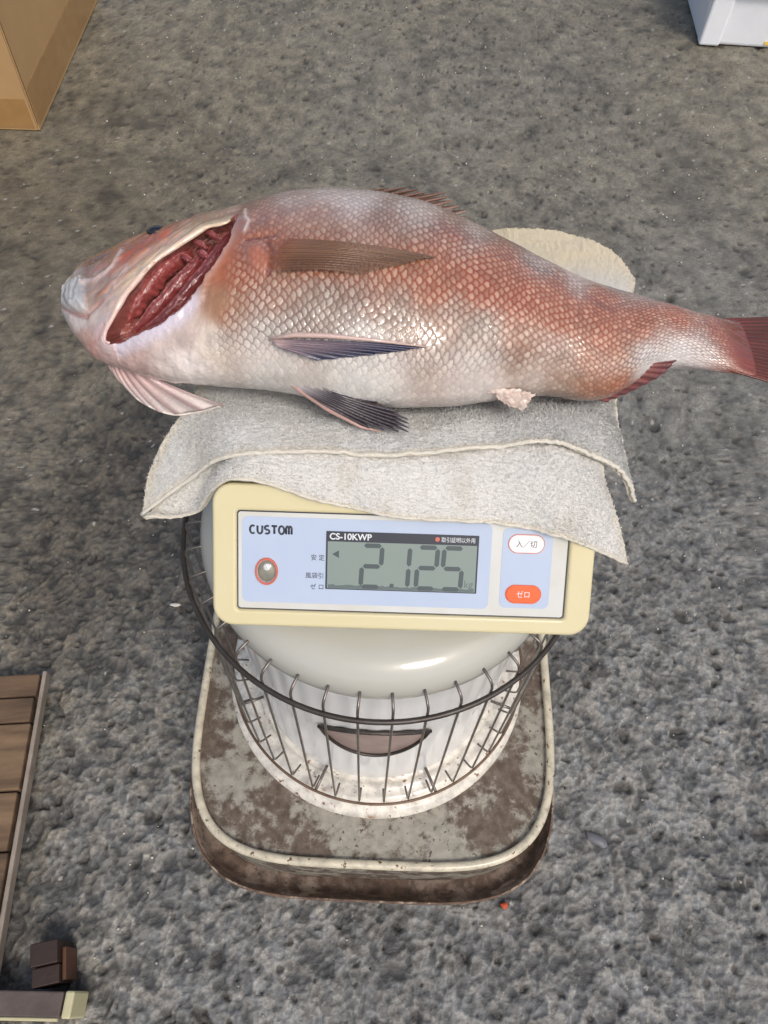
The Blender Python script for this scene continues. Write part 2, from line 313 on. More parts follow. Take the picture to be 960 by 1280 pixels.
# ------------------------------------------------------------------ floor
def build_floor():
    xs = np.concatenate([np.linspace(-1.35, -.5, 150, endpoint=False), np.linspace(-.5, .5, 520, endpoint=False), np.linspace(.5, 1.35, 151)])
    ys = np.concatenate([np.linspace(-.35, -.06, 50, endpoint=False), np.linspace(-.06, .75, 400, endpoint=False), np.linspace(.75, 1.5, 190, endpoint=False), np.linspace(1.5, 2.7, 151)])
    X, Y = np.meshgrid(xs, ys)
    wx = X + .020 * (fbm(X * 45, Y * 45, seed=3) - .5); wy = Y + .020 * (fbm(X * 45 + 9, Y * 45, seed=4) - .5)
    near = ss(1.1, .25, Y + .5 * (fbm(X * 2, Y * 2, seed=8) - .5)) * .75 + .25          # how worn and open the surface is
    f1, f2, cid = worley(wx / .0105, wy / .0105, 21)
    e1, e2, eid = worley(wx / .0185, wy / .0185, 27)
    mort = np.exp(-((f2 - f1) / .16) ** 2); mort2 = np.exp(-((e2 - e1) / .12) ** 2)        # mortar ridges between stones
    bigst = (eid > .72)                                                                      # a few larger stones
    g1, g2, gid = worley(wx / .024, wy / .024, 31)
    pitr = .05 + .17 * ss(.5, 1., gid)
    pit = (1 - ss(pitr * .65, pitr * 1.1, g1)) * (gid > .50)
    h1, h2, hid = worley(wx / .09, wy / .09, 41)
    big = (1 - ss(.05, .12, h1 + .06 * (fbm(X * 120, Y * 120, seed=5) - .5))) * (hid > .74)
    rough = fbm(X * 42, Y * 42, oct=6, seed=6) - .5
    crag = fbm(X * 150, Y * 150, oct=3, seed=14) - .5
    lump = fbm(X * 7, Y * 7, oct=4, seed=7) - .5
    Z = near * (.0019 * np.where(bigst, mort2, mort) + .0014 * (cid - .5) + .0055 * rough + .0040 * crag) + .0016 * lump - .0040 * pit * (.45 + .55 * near) - .0045 * big
    c_lo, c_hi = lin((74, 74, 72)), lin((164, 164, 159))
    net_ = np.where(bigst, mort2, mort)
    t = np.clip(.42 + rough * (.75 + .35 * near) + 1.2 * crag * (.3 + .7 * near) + near * (.30 * (net_ - .3) + .42 * (cid - .5) - .10 * bigst) + .22 * lump, 0, 1)
    Cc = c_lo + (c_hi - c_lo) * t[..., None]
    tint = (cid[..., None] - .5) * near[..., None] * np.array([.10, .0, -.12]); Cc = Cc * (1 + tint)
    # browner towards the far side and the left, in broad uneven patches
    br = np.clip(ss(.45, 1.5, Y) * .75 + ss(-.05, -.55, X) * .45 + .9 * (fbm(X * 1.7, Y * 1.7, oct=4, seed=15) - .5), 0, 1)
    Cc = Cc * (1 - br[..., None]) + Cc * np.array([1.07, .95, .71]) * br[..., None]
    st = ss(.52, .72, fbm(X * 5, Y * 5, oct=5, seed=19)); Cc = Cc * (1 - .17 * st[..., None])
    dl = (ss(-.10, -.55, X + .25 * (fbm(X * 4, Y * 4, oct=4, seed=35) - .5)) * ss(1.9, 1.2, Y) * .30)[..., None]; Cc = Cc * (1 - dl * np.array([.9, 1.0, 1.12]))      # darker and browner towards the left
    dq = np.hypot((X + .33) / .20, (Y - .56) / .26) + .9 * (fbm(X * 9, Y * 9, oct=4, seed=33) - .5); shadem = (ss(1.05, .55, dq) * .42)[..., None]; Cc = Cc * (1 - shadem * np.array([.95, 1.0, 1.05]))   # the heater's shadow on its left, painted into the floor colour
    sp = worley(wx / .02, wy / .02, 51); speck = (sp[0] < .09) * (sp[2] > .90)
    Cc = np.where(speck[..., None], lin((176, 172, 164)), Cc)
    dk = np.clip(pit * .75 + big * .8, 0, .9)[..., None]                                    # the holes are coloured darker
    Cc = Cc * (1 - dk) + lin((50, 46, 41)) * dk
    for sx, sy, sr, sa in ((-.5617, 1.2954, .030, 1.0), (-.5328, 1.5399, .028, 2.0), (-.60, 1.545, .022, 1.2), (.29, .372, .014, 1.0), (-.43, 1.62, .02, 1.6)):   # old oil spots
        q = np.hypot((X - sx) / sa, Y - sy) + .035 * (fbm(X * 60, Y * 60, seed=23) - .5); k = (ss(sr, sr * .45, q) * .65)[..., None]; Cc = Cc * (1 - k) + lin((50, 44, 38)) * k
    tone = .93 + .14 * fbm(X * 3, Y * 3, seed=77)
    Cc = Cc * tone[..., None]
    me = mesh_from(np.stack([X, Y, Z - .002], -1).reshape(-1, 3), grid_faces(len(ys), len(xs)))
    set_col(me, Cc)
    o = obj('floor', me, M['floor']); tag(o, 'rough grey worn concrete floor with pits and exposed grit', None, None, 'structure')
    # the same floor going on beyond
    b = 14; V = [(-b, -b, -.012), (b, -b, -.012), (b, b, -.012), (-b, b, -.012)]
    o2 = obj('floor_beyond', mesh_from(V, [(0, 1, 2, 3)], False), M['floor_far']); tag(o2, None, None, None, 'structure')
build_floor()

# ------------------------------------------------------------------ cardboard box
def build_cardboard():
    t = empty('cardboard_box', (-1.014, 1.775, 0), (0, 0, R(1)))
    tag(t, 'brown cardboard carton with taped seams at the upper left corner', 'box')
    w, d, h, k = .52, .56, .40, .004
    for nm, sx, sy, sz, c in (('side_panel', k, d, h, (w / 2 - k / 2, 0, h / 2)), ('side_panel', k, d, h, (-w / 2 + k / 2, 0, h / 2)),
                              ('front_panel', w - 2 * k - .001, k, h, (0, -d / 2 + k / 2, h / 2)), ('back_panel', w - 2 * k - .001, k, h, (0, d / 2 - k / 2, h / 2)),
                              ('bottom_panel', w - .01, d - .01, k, (0, 0, k / 2 + .001))):
        obj(nm, box_mesh(sx, sy, sz, .0012, 2, c), M['card'], t)
    for s in (-1, 1):
        f = obj('flap', box_mesh(w - .004, d / 2 - .002, k, .001, 2, (0, s * d / 4, h + k / 2)), M['card'], t)
    obj('seam_tape', box_mesh(w + .004, .05, .0006, 0, 1, (0, 0, h + k + .0008)), M['tape'], t)
    # tape strips along the lower and the corner edges
    obj('tape_strip', box_mesh(.0008, d - .02, .075, 0, 1, (w / 2 + .0008, -.002, .048)), M['tape'], t)
    obj('tape_strip', box_mesh(w - .06, .0008, .06, 0, 1, (.02, -d / 2 - .0008, .036)), M['tape'], t)
    obj('corner_crease', box_mesh(.0016, .0016, h - .02, .0004, 1, (w / 2 + .0002, -d / 2 - .0002, h / 2 + .004)), M['card_edge'], t)
build_cardboard()

# ------------------------------------------------------------------ styrofoam box
def build_styro():
    t = empty('styrofoam_box', (1.0, 2.12, 0), (0, 0, R(-2.5)))
    tag(t, 'white styrofoam fish box standing at the upper right corner', 'box')
    w, d, h = .60, .35, .20
    obj('body', box_mesh(w, d, h, .008, 3, (0, 0, h / 2), .955), M['styro'], t)
    obj('rim', box_mesh(w + .022, d + .022, .045, .006, 3, (0, 0, .135 + .002)), M['styro'], t)
    for sx in (-1, 1):
        for sy in (-1, 1):
            obj('corner_post', box_mesh(.05, .03, .116, .006, 3, (sx * (w / 2 - .036), sy * (d / 2 - .012), .0595), .98), M['styro'], t)
    obj('lid', box_mesh(w + .018, d + .018, .03, .006, 3, (0, 0, h + .014)), M['styro'], t)
    obj('printed_mark', box_mesh(.02, .0012, .007, 0, 1, (-.124, -d / 2 + .0060, .012)), M['styro_mark'], t)
build_styro()

# ------------------------------------------------------------------ wooden pallet, batten and block at the lower left
def build_pallet():
    t = empty('wooden_pallet', (-.412, .322, 0), (0, 0, R(6)))
    tag(t, 'weathered low wooden pallet with worn boards at the left edge', 'pallet')
    y = 0
    for i, wd_ in enumerate((.030, .032, .078, .064, .07, .075, .07)):
        obj('plank', box_mesh(.62, wd_ - .0022, .013, .0018, 2, (-.312 - .002 * (i % 2), y - wd_ / 2, .0285 + .0010 * (i % 3))), M['plank2'] if i in (2, 3, 5) else M['plank'], t)
        y -= wd_
    obj('edge_strip', box_mesh(.005, -y + .004, .015, .0012, 2, (.0035, y / 2, .0275)), M['strip'], t)
    for k in (-.05, -.31, -.57):
        obj('bearer', box_mesh(.05, -y - .01, .020, .002, 2, (k, y / 2, .0108)), M['plank'], t)
build_pallet()
def build_batten():
    t = empty('wooden_batten', (-.283, -.0175, 0), (0, 0, R(1)))
    tag(t, 'grey brown batten with a pale yellow painted end at the bottom left', 'batten')
    obj('bar', box_mesh(.40, .022, .046, .0015, 2, (-.212, 0, .025)), M['batten'], t)
    obj('end_cap', box_mesh(.009, .0235, .0475, .002, 2, (-.0055, 0, .0253)), M['batten_end'], t)
    obj('edge_strip', box_mesh(.398, .003, .004, .0008, 1, (-.212, -.0125, .0465)), M['batten_end'], t)
build_batten()
def build_block():
    t = empty('wood_block', (-.318, .0165, 0), (0, 0, R(14)))
    tag(t, 'small dark brown wood block behind the pale ended batten', 'wood block')
    obj('upper_piece', box_mesh(.027, .021, .050, .001, 2, (-.003, .0095, .0255)), M['darkwood'], t)
    obj('lower_piece', box_mesh(.027, .017, .044, .001, 2, (-.003, -.0105, .0225)), M['darkwood'], t)
    obj('lit_side', box_mesh(.004, .030, .036, .001, 2, (.0128, -.002, .0190)), M['lit_wood'], t)  # the block's lit right side, painted as a thin slab of lighter colour
build_block()

# ------------------------------------------------------------------ small debris on the floor
def floor_bits():
    def flake(name, x, y, r, m, label, cat, asp=1.6, hgt=.0022, grp=None, rz=0):
        a = np.linspace(0, 2 * math.pi, 11, endpoint=False); rr = r * (.8 + .4 * rng.random(11))
        V = [(asp * q * math.cos(b), q * math.sin(b), 0) for q, b in zip(rr, a)] + [(.7 * asp * q * math.cos(b), .7 * q * math.sin(b), hgt * (.7 + .5 * rng.random())) for q, b in zip(rr, a)]
        F = [(i, (i + 1) % 11, 11 + (i + 1) % 11, 11 + i) for i in range(11)] + [tuple(range(11, 22))]
        o = obj(name, mesh_from(V, F, True), m, None, (x, y, .0022), (0, 0, rz)); tag(o, label, cat, grp); return o
    flake('orange_chip', .1515, .0905, .0035, M['chip'], 'tiny orange red chip on the floor in front of the heater tray', 'chip', 1.3)
    flake('pale_flake', -.2743, .4353, .003, M['flake'], 'pale oblong flake on the floor left of the wire guard', 'flake', 2.4)
    flake('grey_shell', .2614, .1626, .007, M['shell'], 'smooth grey violet shell bit lying right of the heater tray', 'shell', 1.7, .003, rz=-.5)
    # grains nobody could count
    V, F = [], []
    for k in range(700):
        y = rng.random() ** 1.3 * 2.3 - .1; x = (rng.random() - .5) * 2.0; r = .0006 + .0012 * rng.random() ** 2; n0 = len(V)
        for q in range(5):
            a = q * 1.2566 + rng.random() * .5; V.append((x + r * math.cos(a), y + r * math.sin(a), .001))
        V.append((x, y, .0022 + r)); F += [(n0 + q, n0 + (q + 1) % 5, n0 + 5) for q in range(5)]
    o = obj('floor_grit', mesh_from(V, F, False), M['flake']); tag(o, 'pale grains of grit scattered over the concrete', 'grit', None, 'stuff')
floor_bits()

# ------------------------------------------------------------------ kerosene heater
HC = (0, .322, 0)
def build_heater():
    t = empty('kerosene_heater', HC)
    tag(t, 'round white kerosene heater with wire guard on a rusty square base', 'heater')
    cy = -.007
    tr = obj('base_tray', loft_mesh([(.02, .02, .012), (.196, .212, .012), (.203, .220, .016), (.207, .2255, .030), (.2095, .2285, .0345), (.2115, .2305, .0335), (.2115, .2305, .031), (.208, .226, .012), (.200, .216, .0015), (.02, .02, .0015)], 4.2), M['tray'], t, (0, cy, 0))
    obj('tray_lip', tube_mesh(np.column_stack([superellipse(.2100, .2290, 4.2, 200), np.full(200, .0345)]), .0012, 8, True), M['tray_lip'], tr)
    tk = obj('fuel_tank', loft_mesh([(.02, .02, .106), (.150, .150, .106), (.184, .195, .1045), (.189, .200, .1035), (.1895, .2005, .1065), (.193, .204, .108), (.195, .206, .104), (.194, .205, .07), (.1935, .2045, .013)], 4.2), M['deck'], t, (0, cy, 0))
    obj('tank_rim', tube_mesh(np.column_stack([superellipse(.1925, .2035, 4.2, 200), np.full(200, .1085)]), .0046, 10, True), M['rim'], tk)
    col = obj('collar', lathe_mesh([(.1665, .1065), (.166, .1105), (.160, .1145), (.1545, .1165), (.152, .1195), (.1475, .1215), (.140, .1225), (.1372, .1245), (.1362, .130), (.1345, .1322), (.128, .133)], 128), M['collar'], t)
    fl = lambda a: np.cos(a * 44)
    obj('body', lathe_mesh([(.131, .131, 0), (.132, .14, .00035), (.132, .16, .0006), (.132, .30, .0006), (.132, .40, .0006), (.132, .425, .0002), (.1315, .432, 0)], 352, fl), M['enamel'], t)
    dm = obj('dome_top', lathe_mesh([(.001, .4525), (.06, .4523), (.100, .4519), (.118, .4511), (.1265, .4496), (.1325, .4472), (.1372, .4438), (.1408, .4395), (.1433, .4340), (.1446, .4270), (.1446, .4200), (.1435, .4178), (.1415, .4180), (.1405, .4215), (.138, .43), (.12, .44)], 128), M['dome'], t)
    # crescent shaped sight window on the body front
    def on_body(ang, z, r): return (r * math.sin(ang), -r * math.cos(ang), z)
    n = 40; A = np.linspace(-.355, .355, n); topz = lambda a: .303 - .016 * (a / .355) ** 2; dep = lambda a: .070 * (1 - (a / .36) ** 2) ** .7 if abs(a) < .36 else 0
    V, F = [], []
    for i, a in enumerate(A):
        for q in range(6): V.append(on_body(a, topz(a) - dep(a) * q / 5, .1332))
    F = [(i * 6 + q, (i + 1) * 6 + q, (i + 1) * 6 + q + 1, i * 6 + q + 1) for i in range(n - 1) for q in range(5)]
    w = obj('sight_window', mesh_from(V, F), M['window'], t)
    loop = [on_body(a, topz(a), .1345) for a in np.linspace(-.365, .365, 50)] + [on_body(a, topz(a) - dep(a) - .0004, .1345) for a in A[::-1]]
    obj('window_frame', tube_mesh(loop, .0016, 8, True), M['dark_metal'], w)
    obj('window_bar', tube_mesh([on_body(a, topz(a) + .001, .1350) for a in np.linspace(-.368, .368, 40)], .0019, 8), M['dark_metal'], w)
    # wire guard: ring, lower ring and forty bent wires
    RG, ZT, ZB, NW = .157, .4165, .138, 40
    ang = np.linspace(0, 2 * math.pi, 160, endpoint=False)
    g = obj('wire_guard', tube_mesh(np.column_stack([(RG + .0028) * np.cos(ang), (RG + .0028) * np.sin(ang), np.full(160, ZT)]), .0021, 10, True), M['dark_metal'], t)
    obj('lower_ring', tube_mesh(np.column_stack([(RG + .0022) * np.cos(ang), (RG + .0022) * np.sin(ang), np.full(160, ZB + .004)]), .0014, 8, True), M['wire_old'], g)
    path = [(0, -RG + .014, ZB - .001), (0, -RG + .004, ZB), (0, -RG + .001, ZB + .002), (0, -RG, ZB + .006), (0, -RG - .0004, .25), (0, -RG, ZT - .002), (0, -RG, ZT + .006), (0, -RG + .0012, ZT + .011), (0, -RG + .004, ZT + .0135), (0, -RG + .012, ZT + .0145), (0, -RG + .0165, ZT + .0147)]
    wm = tube_mesh(path, .00108, 7); wm.materials.append(M['wire'])
    for k in range(NW):
        o = obj('wire', wm, None, g); o.rotation_euler = (0, 0, 2 * math.pi * (k + .5) / NW - .0)
    rm = tube_mesh([(0, -RG - .001, ZB + .005), (0, -RG + .014, ZB + .004), (0, -RG + .026, ZB + .003)], .0016, 7); rm.materials.append(M['wire'])
    for k in range(8):
        obj('support_rod', rm, None, g, None, (0, 0, R(45 * k + 24)))
build_heater()

# ------------------------------------------------------------------ digital scale
def build_scale():
    base = Vector((.0139, .36, .4528)); yaw = R(.7); tilt = R(43)
    t = empty('digital_scale', base, (0, 0, yaw))
    tag(t, 'cream digital bench scale reading 2.125 kg on top of the heater', 'scale')
    # housing behind the face: side profile swept along x, every edge rounded
    prof = [(-.150, .020), (-.142, .010), (.150, .010), (.156, .018), (.156, .080), (.150, .086), (-.070, .086), (-.090, .080)]
    bm = bmesh.new(); f = bm.faces.new([bm.verts.new((-.122, y, z)) for y, z in prof])
    ex = bmesh.ops.extrude_face_region(bm, geom=[f])
    for g in ex['geom']:
        if isinstance(g, bmesh.types.BMVert): g.co.x = .121
    bmesh.ops.recalc_face_normals(bm, faces=bm.faces[:])
    bmesh.ops.bevel(bm, geom=[e for e in bm.edges if e.calc_face_angle(0) > .6], offset=.006, segments=3, affect='EDGES', profile=.5)
    me = bpy.data.meshes.new('housing'); bm.to_mesh(me); bm.free()
    obj('housing', me, M['housing'], t)
    for sx in (-1, 1):
        for sy in (-.12, .13):
            obj('foot', lathe_mesh([(.0005, .0), (.011, .0), (.012, .002), (.011, .010), (.0005, .0105)], 24), M['black'], t, (sx * .085, sy, .0003))
    obj('weighing_pan', box_mesh(.235, .215, .008, .003, 3, (0, .04, .0895)), M['label'], t)
    # face assembly in its own tilted frame: x right, y up the face, z out of it
    P0 = Vector((0, .2022 - .36, .4773 - .4528)); rot = (tilt, 0, 0)
    def fobj(name, me, m, parent, z=0, x=0, y=0):
        o = obj(name, me, m, t)
        o.location = P0 + Vector((x, y * math.cos(tilt) - z * math.sin(tilt), y * math.sin(tilt) + z * math.cos(tilt))); o.rotation_euler = rot
        if parent:
            pm = Matrix.Translation(parent.location) @ parent.rotation_euler.to_matrix().to_4x4(); om = Matrix.Translation(o.location) @ o.rotation_euler.to_matrix().to_4x4()
            o.parent = parent; loc, q, s = (pm.inverted() @ om).decompose(); o.location = loc; o.rotation_euler = q.to_euler()
        return o
    W_, Hf = .2475, .0948; cx = -.0014; cyf = .0032 + Hf / 2
    outer = [(x + cx, y + cyf) for x, y in round_rect(W_, Hf, .0135)]
    inner = [(x - .0020, y + .0143 + .033) for x, y in round_rect(.2148, .0660, .0022)]
    fr = fobj('bezel', frame_mesh(outer, inner, -.016, 0, .0022), M['housing'], None)
    gk = fobj('bezel_gasket', frame_mesh([(x - .0020, y + .0143 + .033) for x, y in round_rect(.2148, .0660, .0022)], [(x - .0020, y + .0143 + .033) for x, y in round_rect(.2130, .0642, .0018)], -.006, -.0022, 0), M['black'], fr)
    lab = fobj('face_panel', plate_mesh([(x - .0020, y + .0143 + .033) for x, y in round_rect(.2131, .0643, .0018)], -.006, -.0018), M['label'], None)
    zt = -.0018
    lp = fobj('display_panel', plate_mesh([(x - .0255, y + .048) for x, y in round_rect(.1615, .0572, .004)], zt - .0005, zt + .0002), M['pad'], lab)
    rp = fobj('key_panel', plate_mesh([(x + .0786, y + .0475) for x, y in round_rect(.0325, .0535, .004)], zt - .0005, zt + .0002), M['pad'], lab)
    # lcd
    lc = fobj('lcd_screen', plate_mesh([(x - .0024, y + .0491) for x, y in round_rect(.0988, .0388, .0006)], zt, zt + .0005), M['black'], None)
    zl = zt + .0005
    gl = fobj('lcd_glass', plate_mesh([(x - .0024, y + .0461) for x, y in round_rect(.0966, .0314, .0004)], zl - .0002, zl + .0002), M['lcd'], lc)
    zs = zl + .0002
    def seg_poly(x0, y0, x1, y1, w):                    # a bar with pointed ends
        d = Vector((x1 - x0, y1 - y0)); L_ = d.length; d.normalize(); n_ = Vector((-d.y, d.x)); h_ = w / 2; c_ = h_ * .9
        a, b = Vector((x0, y0)), Vector((x1, y1))
        return [tuple(a), tuple(a + d * c_ + n_ * h_), tuple(b - d * c_ + n_ * h_), tuple(b), tuple(b - d * c_ - n_ * h_), tuple(a + d * c_ - n_ * h_)][::-1]
    SEG = {'a': (0, 1, 1, 1), 'b': (1, 1, 1, .5), 'c': (1, .5, 1, 0), 'd': (0, 0, 1, 0), 'e': (0, 0, 0, .5), 'f': (0, .5, 0, 1), 'g': (0, .5, 1, .5)}
    DIG = {'2': 'abged', '1': 'bc', '5': 'afgcd'}
    dw, dh, yb, sk = .0124, .0275, .0322, .04
    for ch, x in (('2', -.0288), ('1', -.0108), ('2', .0072), ('5', .0238)):
        for s in DIG[ch]:
            a = SEG[s]; e = .04
            x0, y0, x1, y1 = a; dx, dy = (x1 - x0) * e, (y1 - y0) * e * 1.2
            x0, x1, y0, y1 = x0 + dx, x1 - dx, y0 + dy, y1 - dy
            pts = seg_poly(x + x0 * dw + y0 * dh * sk, yb + y0 * dh, x + x1 * dw + y1 * dh * sk, yb + y1 * dh, .0030)
            fobj('digit_segment', plate_mesh(pts, zs - .0001, zs + .00008), M['lcd_seg'], lc)
    bx_ = np.linspace(-.0500, .0452, 60); by_ = .0318 + .0012 * noise(bx_ * 900, bx_ * 0, seed=2) + .0006 * noise(bx_ * 2600, bx_ * 0, seed=3)
    fobj('dark_band', plate_mesh([(-.0500, .0306), (.0452, .0306)] + list(zip(bx_[::-1], by_[::-1])), zs - .0001, zs + .00004), M['lcd_dim'], lc)  # darker uneven strip along the lower edge of the glass
    # stable mark, unit and the decimal point
    fobj('stable_mark', plate_mesh([(-.0477, .0534), (-.0433, .0508), (-.0433, .0560)], zs - .0001, zs + .00008), M['lcd_seg'], lc)
    fobj('decimal_point', plate_mesh([(x - .0085, y + .0334) for x, y in round_rect(.0026, .0026, .0006, 3)], zs - .0001, zs + .00008), M['lcd_seg'], lc)
    fobj('unit_text', text_mesh('kg', .0074, .9), M['lcd_dim'], lc, zs, .0385, .0334)
    # print
    zp = zt + .0003
    def arc(cx_, cy_, rx, ry, a0, a1, n_=14): return [(cx_ + rx * math.cos(R(q)), cy_ + ry * math.sin(R(q))) for q in np.linspace(a0, a1, n_)]
    LT = {'C': [arc(.5, .5, .46, .46, 50, 310)], 'U': [[(.08, .96), (.08, .42)] + arc(.5, .42, .42, .38, 180, 360) + [(.92, .42), (.92, .96)]],
          'S': [arc(.5, .73, .38, .23, 40, 260, 16) + arc(.5, .27, .40, .23, 90, -140, 16)], 'T': [[(.02, .95), (.98, .95)], [(.5, .95), (.5, .04)]],
          'O': [arc(.5, .5, .46, .46, 0, 360, 26)], 'M': [[(.04, .04), (.04, .6)] + arc(.28, .64, .24, .32, 180, 0, 10) + [(.52, .6), (.52, .04)], [(.52, .6)] + arc(.76, .64, .24, .32, 180, 0, 10) + [(1.0, .6), (1.0, .04)]]}
    bt_ = None
    for i, ch in enumerate('CUSTOM'):
        for st_ in LT[ch]:
            me_ = tube_mesh([(x_ * .0037, y_ * .0056, 0) for x_, y_ in st_], .00068, 8, False, .25)
            o_ = fobj('brand_letter', me_, M['black'], lab, zp, -.1011 + i * .00465, .0652)
    fobj('model_text', text_mesh('CS-10KWP', .0058, 1.0, bold=.00012), M['lettering'], lc, zl + .0001, -.0497, .0632)
    fobj('warning_text', text_mesh('取引証明以外用', .0037, .86), M['lettering'], lc, zl + .0001, .0225, .0638)
    fobj('warning_dot', plate_mesh([(x + .0201, y + .0653) for x, y in round_rect(.0030, .0030, .0014, 4)], zl, zl + .0001), M['redline'], lc)
    fobj('stable_text', text_mesh('安 定', .0043, .92), M['black'], lab, zp, -.0616, .0490)
    fobj('tare_text', text_mesh('風袋引', .0043, .95), M['black'], lab, zp, -.0650, .0369)
    fobj('zero_text', text_mesh('ゼ ロ', .0043, .95), M['black'], lab, zp, -.0618, .0294)
    # buttons
    def pill(w, h, k=16): return round_rect(w, h, h / 2 - 1e-5, k)
    for nm, x, y, m, om, tx, tm in (('power_button', .0777, .0641, 'button', 'redline', '入／切', 'black'), ('zero_button', .0778, .0303, 'orange', 'redline', 'ゼロ', 'lettering')):
        bt = fobj(nm, plate_mesh([(a + x, b + y) for a, b in pill(.0228, .0118)], zt - .0002, zt + .0009, .0005), M[m], None)
        fobj('button_outline', frame_mesh([(a + x, b + y) for a, b in pill(.0238, .0128)], [(a + x, b + y) for a, b in pill(.0226, .0116)], zt - .0002, zt + .0004, 0), M[om], bt)
        me_ = text_mesh(tx, .0052, .9, align='CENTER')
        fobj('button_text', me_, M[tm], bt, zt + .00095, x, y - .0019)
    # spirit level
    ring = lathe_mesh([(.0062, -.001), (.0062, .0009), (.0068, .0013), (.0074, .0010), (.0076, -.0005)], 40)
    sp = fobj('spirit_level', lathe_mesh([(.0002, .0012), (.0035, .0010), (.0055, .0004), (.0063, -.0006)], 40), M['bubble'], None, zt + .0003, -.0902, .0403)
    for v in sp.data.vertices: v.co.y *= 1.22
    for v in ring.vertices: v.co.y *= 1.22
    fobj('level_ring', ring, M['redline'], sp, zt + .0003, -.0902, .0403)
    bub = lathe_mesh([(.0002, .0020), (.0016, .0017), (.0023, .0010)], 24)
    fobj('air_bubble', bub, M['lettering'], sp, zt + .0004, -.0898, .0434)
build_scale()

